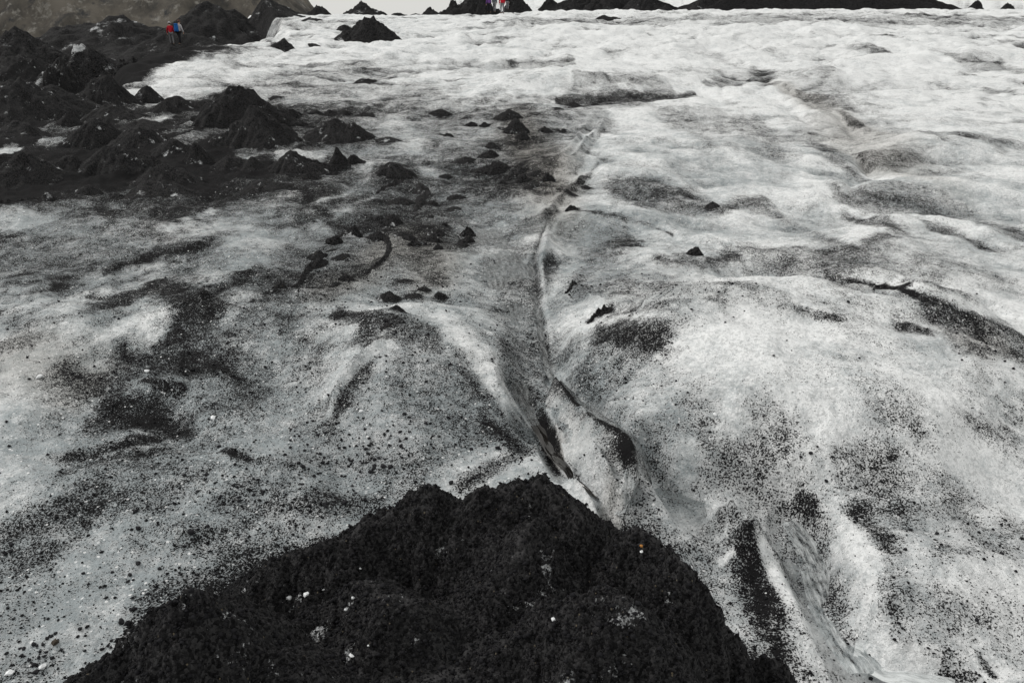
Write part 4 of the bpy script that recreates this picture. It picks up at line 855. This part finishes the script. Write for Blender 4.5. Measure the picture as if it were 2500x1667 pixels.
def on_mound(u, v):
    dx, dy, dz = ray(u, v)
    for s in np.linspace(1.3, 6, 1500):
        i = np.abs(MY - dy * s).argmin(); j = np.abs(MX - dx * s).argmin()
        if MT[i, j] > 0 and CAMZ + dz * s < MZ[i, j]: return dx * s, dy * s, MZ[i, j]
    x, y = [a[0] for a in locate(H, u, v)]
    return x, y, float(HV(x, y))
def surf(x, y):
    z = HV(x, y)
    i = np.clip(np.searchsorted(MY, y), 0, len(MY) - 1); j = np.clip(np.searchsorted(MX, x), 0, len(MX) - 1)
    inside = (x > MX[0]) & (x < MX[-1]) & (y > MY[0]) & (y < MY[-1])
    return np.where(inside & (MT[i, j] > 0), np.maximum(z, MZ[i, j]), z), inside & (MT[i, j] > 0)

# grit thins out from the foot of the mound
m = (GX > MX[1]) & (GX < MX[-2]) & (GY > 1) & (GY < MY[-2])
i_ = np.searchsorted(MY, GY[m]); j_ = np.searchsorted(MX, GX[m])
k = sstep(-.36, -.02, MT[i_, j_] + .10 * nz[m] + .06 * nz2[m])
ASH[m] += np.maximum(0, .64 - ASH[m]) * k
bpy.data.objects["glacier"].data.attributes["ash"].data.foreach_set("value", ASH[:, ::-1].astype(np.float32).ravel())

# ------------------------------------------------------------------ gravel (uncountable) and pebbles
def rock_template(seed, sub=1):
    bm = bmesh.new(); bmesh.ops.create_icosphere(bm, subdivisions=sub, radius=1)
    r = random.Random(seed)
    for v in bm.verts: v.co *= r.uniform(.72, 1.15)
    me = bpy.data.meshes.new("pebble"); bm.to_mesh(me); bm.free(); return me
def gravel():
    octv = np.array([[1, 0, 0], [-1, 0, 0], [0, 1, 0], [0, -1, 0], [0, 0, 1], [0, 0, -1]], float)
    octf = np.array([[0, 2, 4], [2, 1, 4], [1, 3, 4], [3, 0, 4], [2, 0, 5], [1, 2, 5], [3, 1, 5], [0, 3, 5]])
    n = 760000
    az = RNG.uniform(-.72, .72, n); r = np.exp(RNG.uniform(math.log(1.6), math.log(9.5), n))
    x = np.sin(az) * r; y = np.cos(az) * r
    z, onm = surf(x, y)
    a = sample(ASH, x, y); wet = sample(WETC, x, y)
    clus = fbm(x * 7, y * 7, 3, .6, 401)
    pr = np.clip((a - .30) * 2.2 + .35 * clus, .01, .9) * np.interp(r, [1.6, 6, 9.5], [1, .6, .15]) * (1 - .8 * wet)
    ii = np.clip(np.searchsorted(MY, y), 0, len(MY) - 1); jj = np.clip(np.searchsorted(MX, x), 0, len(MX) - 1)
    edge = ~onm & (x > MX[0]) & (x < MX[-1]) & (y > 1) & (y < MY[-1]) & (MT[ii, jj] > -.38)
    pr = np.where(edge, np.clip(pr + .75 * sstep(-.38, 0, MT[ii, jj] + .12 * clus) ** 1.6, 0, .9), pr)
    pr = pr * np.where(x > .8, .55, 1)
    pr = np.where(onm, .42, pr)
    k = RNG.random(n) < pr * .38
    x, y, z, onm, r = x[k], y[k], z[k], onm[k], r[k]
    m = len(x)
    sz = .0028 * (1 + RNG.pareto(2.6, m)); sz = np.clip(sz, .0028, .0125) * np.interp(r, [1.6, 4, 9], [.8, 1, 1.5])
    sz = np.where(onm, np.clip(sz * 1.25, .003, .017), sz)
    V = octv[None] * (sz[:, None, None]) * RNG.uniform(.6, 1.25, (m, 6, 3))
    th = RNG.uniform(0, 6.28, m); ct, st = np.cos(th)[:, None], np.sin(th)[:, None]
    vx = V[:, :, 0] * ct - V[:, :, 1] * st; vy = V[:, :, 0] * st + V[:, :, 1] * ct; vz = V[:, :, 2] * .75
    co = np.stack([vx + x[:, None], vy + y[:, None], vz + (z + sz * .35)[:, None]], -1).reshape(-1, 3)
    f = (octf[None] + (np.arange(m) * 6)[:, None, None]).reshape(-1, 3)
    me = bpy.data.meshes.new("ash_gravel")
    me.vertices.add(len(co)); me.vertices.foreach_set("co", co.astype(np.float32).ravel())
    me.loops.add(f.size); me.loops.foreach_set("vertex_index", f.ravel().astype(np.int32))
    me.polygons.add(len(f)); me.polygons.foreach_set("loop_start", np.arange(0, f.size, 3, dtype=np.int32))
    me.update(calc_edges=True)
    tag(link("ash_gravel", me, M_GRAVEL), "fine black ash gravel strewn over the near ice and mound", "gravel", kind="stuff")
    print("gravel", m)
gravel()

ROCKS = [rock_template(s, 2) for s in range(4)]
for t in ROCKS: t.materials.append(M_PEB)
def pebble(u, v, px, label, group=None, mat=None, i=0, name="pebble", flat=.7, tmpl=None):
    x, y, z = on_mound(u, v)
    D = math.sqrt(x * x + y * y + (CAMZ - z) ** 2); s = .5 * px * D / FPX
    me = (tmpl or ROCKS)[i % 4]
    if mat is not None: me = me.copy(); me.materials.clear(); me.materials.append(mat)
    o = link(name, me, loc=(x, y, z + s * flat * .45)); rr = random.Random(u * 7 + v)
    o.scale = (s * rr.uniform(.95, 1.25), s * rr.uniform(.8, 1.1), s * flat); o.rotation_euler = (rr.uniform(-.2, .2), rr.uniform(-.2, .2), rr.uniform(0, 6.3))
    return tag(o, label, "stone" if name == "pebble" else "ice chunk", group)
for i, (u, v, px, lab) in enumerate([
 (331, 1249, 12, "small flat black stone on clean ice, highest of the three in the lower left"),
 (338, 1291, 13, "angular black stone on clean ice, middle of the three in the lower left"),
 (466, 1300, 16, "oval black stone on clean ice, rightmost of the three in the lower left"),
 (337, 1376, 11, "black stone on clean ice below the oval stones in the lower left"),
 (325, 1489, 13, "flat black stone at the foot of the bottom left ash peak"),
 (296, 1519, 15, "black stone touching the left foot of the bottom left ash peak"),
 (28, 1331, 11, "upper of two black stones at the left edge of the picture"),
 (27, 1346, 11, "lower of two black stones at the left edge of the picture"),
 (936, 1140, 13, "left one of two square black stones side by side above the mound"),
 (954, 1141, 15, "right and larger of two square black stones side by side above the mound"),
 (998, 1129, 13, "flat black stone just right of the two square stones"),
 (1030, 1061, 13, "black stone on the grey ice bank, left of the long one"),
 (1086, 1049, 13, "long tilted black stone on the grey ice bank"),
 (987, 1012, 11, "highest black stone on the grey ice bank"),
 (1214, 1095, 13, "black stone on the ice bank left of the dark melt water"),
 (905, 1153, 11, "black stone lower left of the two square stones"),
 (642, 1201, 12, "black stone at the left of the pebbly ice"),
 (841, 1228, 13, "black stone beside a white ice chip left of the mound top"),
 (788, 1131, 12, "black stone left of the pebbly ice band"),
 (740, 1140, 12, "black stone at the end of the thin dark ice crest"),
 (1101, 1180, 13, "black stone in the notch between the two mound tops"),
 (2017, 1175, 10, "black stone on white ice at the foot of the big right dome"),
 (1979, 1107, 9, "black stone on the big right dome, upper of a loose pair"),
 (1955, 1116, 8, "black stone on the big right dome, lower left of a loose pair"),
 (2032, 1116, 8, "black stone on the big right dome, right of a loose pair"),
 (2210, 1342, 10, "black stone on speckled ice at lower right, between dark patches"),
 (2223, 1294, 9, "black stone on speckled ice at lower right, upper left one"),
 (2287, 1303, 9, "black stone on speckled ice at lower right, left of the large dark patch"),
 (2174, 1498, 10, "black stone on smooth ice right of the lower cascade"),
 (2385, 1514, 10, "black stone on pale ice in the lower right"),
 (2126, 1657, 9, "black stone at the bottom edge below the cascade"),
 (2445, 1352, 9, "black stone near the right edge below the dark patch"),
 (2071, 738, 9, "black stone on blue-grey ice above the big right dome")]):
    pebble(u, v, px, lab, "larger black stones lying on the ice", i=i)
pebble(135, 1569, 17, "brown stone on gravelly ice in the bottom left corner", mat=M_PEBB, i=1)
pebble(1565, 1340, 9, "small orange stone on the black mound", mat=M_PEBO, i=2)
pebble(1566, 1356, 9, "small white stone below the orange one on the black mound", mat=M_CHIP, i=3)
# many alike pebbles of the gravelly bands
cnt = 0
zones = [(950, 1095, 260, 55), (860, 1130, 160, 40), (740, 1210, 130, 50), (1010, 1060, 150, 40), (560, 1190, 130, 60), (1190, 1090, 60, 30), (250, 1560, 160, 70), (90, 1600, 90, 50), (330, 1440, 120, 60), (1640, 1290, 60, 30), (2230, 1380, 140, 80)]
pr_ = random.Random(11)
while cnt < 190:
    zc = zones[pr_.choices(range(len(zones)), weights=[7, 5, 4, 3, 3, 1, 3, 2, 2, 0, 0])[0]]
    u = pr_.gauss(zc[0], zc[2] * .55); v = pr_.gauss(zc[1], zc[3] * .55)
    if u < 4 or v > 1660: continue
    x, y, z = on_mound(u, v)
    if z > .45: continue
    pebble(u, v, pr_.choice([6, 7, 7, 8, 8, 9, 10]), "small black pebble among many alike strewn over the gravelly near ice", "small pebbles strewn over the gravelly ice", i=cnt); cnt += 1
CH = [rock_template(s + 20, 1) for s in range(4)]
for t in CH: t.materials.append(M_CHIP)
for i, (u, v, px, lab) in enumerate([
 (707, 1460, 17, "white ice chunk on the black mound, left one of two"), (748, 1453, 16, "white ice chunk on the black mound, right one of two"),
 (790, 1443, 8, "tiny ice bead at the upper right of the paired chunks on the mound"), (880, 1392, 8, "small white ice chip high on the left flank of the mound"),
 (862, 1463, 9, "small white ice chip on the mound right of the paired chunks"), (845, 1488, 12, "long white ice chip on the mound below the paired chunks"),
 (859, 1603, 14, "clear ice chunk near the bottom edge of the mound"), (900, 1576, 8, "small white ice chip right of the clear chunk near the bottom edge"),
 (105, 1628, 17, "bright white ice lump in the bottom left corner, upper one"), (24, 1645, 20, "bright white ice lump in the bottom left corner, lower one"),
 (968, 1218, 22, "white ice slab poking out at the left edge of the mound top"), (1350, 1514, 12, "small clear ice bead in the middle of the mound"),
 (1978, 1484, 14, "white ice pebble on the bank left of the cascade"), (97, 921, 17, "white ice lump on the pale ice at far left middle"),
 (1040, 1100, 16, "white ice chip on the pebbly ice above the mound"), (882, 1005, 14, "white ice chip below the dark patch on the grey bank"),
 (1746, 1013, 12, "white ice lump on the left flank of the big right dome"), (358, 907, 13, "white ice lump on the dark ash patch at left"), (520, 1022, 16, "white ice chip right of the darkest left patch")]):
    pebble(u, v, px, lab, None, i=i, name="ice_chunk", flat=.6, tmpl=CH)

# ------------------------------------------------------------------ melt water
def water_material(name, foam, bias):
    m = bpy.data.materials.new(name); m.use_nodes = True; t = m.node_tree; t.nodes.clear(); b = NB(t)
    out = b.n("ShaderNodeOutputMaterial"); tr = b.n("ShaderNodeBsdfTransparent"); gl = b.n("ShaderNodeBsdfGlossy"); mixs = b.n("ShaderNodeMixShader")
    tr.inputs[0].default_value = (.80, .83, .84, 1); gl.inputs['Roughness'].default_value = .08
    fr = b.n("ShaderNodeFresnel"); fr.inputs[0].default_value = 1.33
    P = b.pos(); bp = b.n("ShaderNodeBump"); bp.inputs['Strength'].default_value = .8; bp.inputs['Distance'].default_value = .02
    b.l(b.noise(P, 22, 4, .6), bp.inputs['Height']); b.l(bp.outputs[0], gl.inputs['Normal']); b.l(bp.outputs[0], fr.inputs['Normal'])
    b.l(fr.outputs[0], mixs.inputs[0]); b.l(tr.outputs[0], mixs.inputs[1]); b.l(gl.outputs[0], mixs.inputs[2]); fo = b.n("ShaderNodeBsdfDiffuse"); fo.inputs[0].default_value = (.72, .75, .76, 1); mf = b.n("ShaderNodeMixShader")
    cm = b.n("ShaderNodeCombineXYZ"); b.l(b.attr("along"), cm.inputs[0]); b.l(b.attr("across"), cm.inputs[1])
    mp = b.n("ShaderNodeMapping"); mp.inputs['Scale'].default_value = (7, 30, 1); b.l(cm.outputs[0], mp.inputs['Vector'])
    fm = b.noise(mp.outputs[0], 1.0, 6, .75)
    b.l(b.math('MULTIPLY', b.math('MULTIPLY_ADD', fm, 3.6, bias, clamp=True), foam), mf.inputs[0]); b.l(mixs.outputs[0], mf.inputs[1]); b.l(fo.outputs[0], mf.inputs[2]); b.l(mf.outputs[0], out.inputs[0])
    return m
M_WATER = water_material('melt_water', .36, -1.5); M_CHUTE = water_material('rushing_melt_water', .85, -1.45); M_POOL = water_material('foaming_pool', .9, -1.0)
M_SILTW = plain("silty_water", (.014, .0125, .011), .15, .22, .2, 12)
def stream(name, pts, wpx, lift, mat, label=None):
    P = dense(pts, 7); x, y = locate(HB, P[:, 0], P[:, 1])
    D = np.hypot(np.hypot(x, y), 2.4); wd = np.interp(np.linspace(0, 1, len(P)), np.linspace(0, 1, len(wpx)), wpx) * D / FPX * .5
    gx, gy = np.gradient(x), np.gradient(y); L = np.hypot(gx, gy) + 1e-9; nx, ny = gy / L, -gx / L
    c = np.linspace(-1, 1, 21)
    X = x[:, None] + nx[:, None] * wd[:, None] * c; Y = y[:, None] + ny[:, None] * wd[:, None] * c
    zb = HV(X, Y)[:, 5:16].min(1); zb = np.convolve(np.pad(zb, 4, mode='edge'), np.ones(9) / 9, 'valid')
    zb = np.minimum.accumulate(zb) if zb[0] > zb[-1] else zb
    al = np.cumsum(np.hypot(gx, gy))
    Z = zb[:, None] + lift + .010 * pnoise(al[:, None] * 5, c[None] * 2.5 + al[:, None] * 1.2, 501) + .006 * pnoise(al[:, None] * 14, c[None] * 7, 502)
    me = grid_mesh(name, X, Y, Z, dict(along=np.repeat(al[:, None], 21, 1), across=wd[:, None] * c[None]))
    me.flip_normals() if me.polygons[0].normal.z < 0 else None
    return tag(link(name, me, mat), kind="structure")
stream("stream_water", [(1160, 560), (1210, 620), (1250, 680), (1285, 735), (1305, 800), (1320, 860), (1335, 900)], [110, 120, 130, 130, 110, 70], .022, M_WATER)
stream("stream_water", [(1345, 902), (1400, 960), (1470, 1020), (1530, 1070), (1590, 1130), (1650, 1195), (1720, 1228)], [40, 55, 60, 60, 90, 110], .05, M_WATER)
stream("stream_water", [(1930, 1275), (1985, 1340), (2020, 1420), (2060, 1500), (2105, 1580), (2140, 1660)], [70, 100, 130, 140, 140], .05, M_CHUTE)
stream("stream_water", [(2085, 1590), (2150, 1615), (2230, 1640), (2330, 1668)], [60, 90, 110, 120], .035, M_POOL)
stream("stream_water", [(1270, 935), (1290, 990), (1315, 1045)], [70, 60, 40], .03, M_WATER)
stream("stream_water", [(1315, 1045), (1350, 1090), (1375, 1130), (1420, 1165), (1465, 1210)], [44, 50, 44, 36, 26], .045, M_SILTW)

def ice_fin():
    low = [(1350, 925), (1330, 985), (1340, 1030), (1372, 1082), (1380, 1130), (1440, 1162), (1484, 1218), (1494, 1266)]
    top = [(1362, 925), (1402, 980), (1440, 1012), (1482, 1034), (1532, 1062), (1548, 1115), (1556, 1172), (1516, 1274)]
    far_ = [(1372, 930), (1428, 982), (1470, 1008), (1516, 1034), (1562, 1070), (1586, 1130), (1594, 1192), (1544, 1290)]
    hts = [.02, .07, .10, .11, .12, .12, .11, .03]
    n = 90
    def line(pts, add):
        q = np.array(pts, float); t = np.linspace(0, len(q) - 1, n); k = np.arange(len(q))
        u, v = np.interp(t, k, q[:, 0]), np.interp(t, k, q[:, 1]); a = np.interp(t, k, add)
        ker = np.ones(7) / 7
        u, v = [np.convolve(np.pad(s_, 3, mode='edge'), ker, 'valid') for s_ in (u, v)]
        x, y = locate(G0, u, v); z = sample(G0, x, y) + a
        dx, dy, dz = ray(u, v); s_ = (z - CAMZ) / dz
        return np.stack([dx * s_, dy * s_, z], -1)
    A = line(low, [-.04] * 8); B = line(top, hts); Cc = line(far_, [-.10] * 8)
    rows = []
    for s_ in np.linspace(0, 1, 44): rows.append(A + (B - A) * s_ + np.array([0, 0, 1]) * .035 * math.sin(math.pi * s_) * (1 - .3 * s_))
    for s_ in np.linspace(0, 1, 12)[1:]: rows.append(B + (Cc - B) * s_)
    V = np.array(rows); X, Y, Z = V[..., 0], V[..., 1], V[..., 2]
    Z = Z + .014 * fbm(X * 9, Y * 9, 3, .6, 611) + .006 * fbm(X * 34, Y * 34, 2, .6, 612)
    acr = np.concatenate([np.linspace(0, 1, 44), np.linspace(1, 1.6, 11)])[:, None] * np.ones(n); aln = np.linspace(0, 1, n)[None] * np.ones((55, 1))
    nn = fbm(X * 5, Y * 5, 4, .6, 613)
    a = .33 + .14 * sstep(.3, .9, acr) + .26 * np.exp(-((acr - .98) / .09) ** 2) * sstep(.75, .6, aln) + .20 * sstep(.25, 0, aln) + .26 * np.exp(-((acr - .85) / .22) ** 2 - ((aln - .68) / .12) ** 2) + .16 * nn
    a = np.where(acr > 1.08, .5 + .2 * nn, a)
    me = grid_mesh("ice_fin", X, Y, Z, dict(ash=a, white=.35 + .5 * nn + .2 * (1 - acr), silt=.15 * np.ones_like(a)))
    if me.polygons[0].normal.z < 0: me.flip_normals()
    tag(link("ice_fin", me, M_ICE), "speckled ice fin with dark crest between the two melt water channels", "ice ridge")
ice_fin()

# ------------------------------------------------------------------ people
def skin_obj(name, parent, verts, edges, radii, mat, root=0, sub=2):
    me = bpy.data.meshes.new(name); me.from_pydata(verts, edges, []); me.materials.append(mat)
    o = bpy.data.objects.new(name, me); COL.objects.link(o); o.parent = parent
    sk = o.modifiers.new("skin", 'SKIN'); sk.use_smooth_shade = True
    lay = me.skin_vertices[0] if me.skin_vertices else None
    if lay is None:
        bm = bmesh.new(); bm.from_mesh(me); bm.verts.layers.skin.verify(); bm.to_mesh(me); bm.free(); lay = me.skin_vertices[0]
    for i, r in enumerate(radii):
        lay.data[i].radius = (r, r) if not isinstance(r, tuple) else r
        lay.data[i].use_root = (i == root)
    ss = o.modifiers.new("sub", 'SUBSURF'); ss.levels = 1; ss.render_levels = sub
    return o
def blob(name, parent, loc, sc, mat, seg=12):
    bm = bmesh.new(); bmesh.ops.create_uvsphere(bm, u_segments=seg, v_segments=8, radius=1)
    for v in bm.verts: v.co = (v.co.x * sc[0], v.co.y * sc[1], v.co.z * sc[2])
    for f in bm.faces: f.smooth = True
    me = bpy.data.meshes.new(name); bm.to_mesh(me); bm.free()
    return link(name, me, mat, parent, loc)
M_SKIN = plain("skin", (.45, .28, .2), .6, .3, .1, 10); M_HAIR = plain("dark_hair", (.03, .022, .018), .6, .3, .3, 60); M_BOOT = plain("dark_boot", (.02, .018, .016), .7, .3, .3, 30)
M_EYE = plain("eye", (.02, .02, .02), .3, .5, .1, 10)
def person(label, group, pos, yaw, jacket, trousers, hat=None, hatname="hat", h=1.74, lean=.08, stride=.16, arms=((.1, .05), (-.05, .05)), hood=None):
    k = h / 1.74
    e = bpy.data.objects.new("person", None); COL.objects.link(e); e.location = pos; e.rotation_euler = (0, 0, yaw); e.scale = (k, k, k)
    tag(e, label, "person", group)
    S = stride; L = lean
    V = [(0, 0, .95), (0, L * .4, 1.12), (0, L * .9, 1.34), (0, L * 1.1, 1.46), (0, L * 1.3 + .01, 1.54), (0, L * 1.4 + .02, 1.62), (0, L * 1.4 + .02, 1.71), (0, L * 1.4 + .125, 1.615)]
    R = [(.15, .11), (.14, .105), (.165, .11), (.075, .065), (.055, .055), (.078, .088), (.07, .08), .012]
    E = [(0, 1), (1, 2), (2, 3), (3, 4), (4, 5), (5, 6), (5, 7)]
    jac = []; tro = []
    for sgn, sf, (fa, fb) in ((-1, 1, arms[0]), (1, -1, arms[1])):
        b0 = len(V)
        sh = (sgn * .17, L * .95, 1.40); el = (sgn * .235, L * .9 + fa - .03, 1.13); wr = (sgn * .23, L * .9 + fa + fb + .06, .90); ha = (sgn * .22, L * .9 + fa + fb + .08, .83)
        V += [sh, el, wr, ha]; R += [.062, .045, .032, .034]; E += [(2, b0), (b0, b0 + 1), (b0 + 1, b0 + 2), (b0 + 2, b0 + 3)]
        for q in range(4):
            V.append((ha[0] - sgn * .004, ha[1] - .027 + .018 * q, ha[2] - [.075, .085, .08, .065][q])); R.append(.0085); E.append((b0 + 3, len(V) - 1))
        V.append((ha[0] - sgn * .03, ha[1] + .045, ha[2] - .02)); R.append(.0095); E.append((b0 + 3, len(V) - 1))
        jac.append((sh, el, wr))
        c0 = len(V)
        hp = (sgn * .09, 0, .90); kn = (sgn * .10, sf * S * .55 + .03, .50); an = (sgn * .10, sf * S - .03, .09); to = (sgn * .115, sf * S + .13, .035)
        V += [hp, kn, an, to]; R += [.095, .062, .042, .035]; E += [(0, c0), (c0, c0 + 1), (c0 + 1, c0 + 2), (c0 + 2, c0 + 3)]
        tro.append((hp, kn, an, to))
    skin_obj("body", e, V, E, R, M_SKIN)
    jv = [(0, 0, .88), (0, L * .4, 1.12), (0, L * .9, 1.34), (0, L * 1.1, 1.475)]; jr = [(.185, .15), (.17, .135), (.195, .14), (.09, .08)]; je = [(0, 1), (1, 2), (2, 3)]
    for (sh, el, wr) in jac:
        b0 = len(jv); jv += [sh, el, wr]; jr += [.085, .066, .052]; je += [(2, b0), (b0, b0 + 1), (b0 + 1, b0 + 2)]
    skin_obj("jacket", e, jv, je, jr, jacket)
    tv = [(0, 0, .95)]; tr_ = [(.165, .125)]; te = []
    for (hp, kn, an, to) in tro:
        b0 = len(tv); tv += [hp, kn, an]; tr_ += [.11, .08, .062]; te += [(0, b0), (b0, b0 + 1), (b0 + 1, b0 + 2)]
        skin_obj("boot", e, [an, (an[0], an[1], .05), to], [(0, 1), (1, 2)], [.058, .06, .048], M_BOOT, sub=1)
    skin_obj("trousers", e, tv, te, tr_, trousers)
    hy = L * 1.4 + .02
    blob("hair", e, (0, hy - .02, 1.69), (.092, .105, .10), M_HAIR)
    for s in (-1, 1):
        blob("eye", e, (s * .033, hy + .092, 1.665), (.012, .008, .010), M_EYE, 8); blob("ear", e, (s * .085, hy, 1.65), (.012, .022, .032), M_SKIN, 8)
    if hat is not None: blob(hatname, e, (0, hy - .008, 1.715), (.105, .118, .095), hat)
    if hood is not None: blob("hood", e, (0, hy - .06, 1.56), (.10, .09, .08), hood)
    return e
def backpack(label, pos, yaw, mat, strap, k=1.0, lean=.08):
    e = bpy.data.objects.new("backpack", None); COL.objects.link(e); e.location = pos; e.rotation_euler = (0, 0, yaw); e.scale = (k, k, k)
    tag(e, label, "backpack")
    def rb(name, c, s, bev, m):
        bm = bmesh.new(); bmesh.ops.create_cube(bm, size=1)
        for v in bm.verts: v.co = (v.co.x * s[0] * (1 - .15 * (v.co.z > 0)), v.co.y * s[1], v.co.z * s[2])
        bmesh.ops.bevel(bm, geom=bm.edges[:], offset=bev, segments=3, affect='EDGES', profile=.5)
        for f in bm.faces: f.smooth = True
        me = bpy.data.meshes.new(name); bm.to_mesh(me); bm.free(); return link(name, me, m, e, c)
    y0 = lean * .6 - .27
    rb("bag", (0, y0, 1.20), (.32, .20, .52), .06, mat); rb("lid", (0, y0, 1.49), (.30, .21, .10), .04, mat); rb("front_pocket", (0, y0 - .12, 1.10), (.24, .08, .24), .03, mat)
    for s in (-1, 1):
        skin_obj("strap", e, [(s * .10, y0 + .09, 1.42), (s * .12, y0 + .24, 1.50), (s * .12, y0 + .42, 1.38), (s * .13, y0 + .40, 1.15), (s * .13, y0 + .12, 1.02)], [(0, 1), (1, 2), (2, 3), (3, 4)], [.022] * 5, strap, sub=1)
    return e
fab = lambda n, c: plain(n, c, .8, .2, .25, 30)
RED = fab("red_fabric", (.42, .012, .025)); BLUE = fab("blue_fabric", (.012, .11, .36)); GREY = fab("grey_fabric", (.16, .16, .17)); LIGHT = fab("light_grey_fabric", (.45, .44, .46)); BLACK = fab("black_fabric", (.014, .014, .017))
PURP = fab("purple_fabric", (.12, .05, .20)); WHITE = fab("white_fabric", (.8, .8, .8)); BEIGE = fab("beige_fabric", (.30, .27, .23)); BROWN = fab("brown_fabric", (.12, .06, .045)); LILAC = fab("lilac_fabric", (.40, .30, .45)); SLATE = fab("slate_fabric", (.10, .11, .125))
bpy.context.view_layer.update()
DEPS = bpy.context.evaluated_depsgraph_get()
from mathutils import Vector
def stand(u, v, hpx, h=1.74):
    """where a walker of height h, hpx pixels tall, stands: cast down on whatever ground is there"""
    dx, dy, dz = [float(a) for a in ray(u, v)]
    hit, loc, *_ = SC.ray_cast(DEPS, Vector((0, 0, CAMZ)), Vector((dx, dy, dz)).normalized())
    yd = min(loc.y if hit else 100.0, 110.0)
    x = dx / dy * yd
    hit2, l2, *_ = SC.ray_cast(DEPS, Vector((x, yd, 60)), Vector((0, 0, -1)))
    z = l2.z if hit2 else CAMZ + dz / dy * yd
    D = math.sqrt(x * x + yd * yd)
    print("stand", u, v, "dist %.1f z %.2f px %.1f" % (D, z, h / D * FPX))
    return (x, yd, z - .015)
gw = "walkers"
p1 = stand(421, 109, 38); person("hiker in red jacket and grey trousers, left of the pair on the moraine", "pair of hikers", p1, .5, RED, GREY, LIGHT, "hat", 1.66, .14, .18, ((.12, .1), (.0, .05)))
p2 = stand(440, 109, 44); person("hiker with white top and brown hair, right of the pair on the moraine", "pair of hikers", p2, -.35, LIGHT, BLACK, BROWN, "hat", 1.78, .12, .2, ((.1, .1), (.06, .05)))
backpack("blue backpack worn by the right hiker of the pair", p2, -.35, BLUE, LIGHT, 1.78 / 1.74, .12)
q1 = stand(1194, 32, 34); person("walker in purple jacket with pale hat, leftmost of the group", gw, q1, .3, PURP, BLACK, LIGHT, "hat", 1.66)
q2 = stand(1207, 31, 34); person("walker in slate grey jacket beside the purple one", gw, q2, -.2, SLATE, GREY, LILAC, "hat", 1.74)
q3 = stand(1226, 34, 36); person("walker in red jacket in the middle of the group", gw, q3, .1, RED, GREY, BEIGE, "hat", 1.78)
backpack("crimson backpack worn by the red-jacketed walker", q3, .1, RED, BLACK, 1.78 / 1.74)
q4 = stand(1239, 25, 36); person("walker in dark jacket and grey trousers, rightmost of the group", gw, q4, -.1, BLACK, GREY, BROWN, "hat", 1.78)
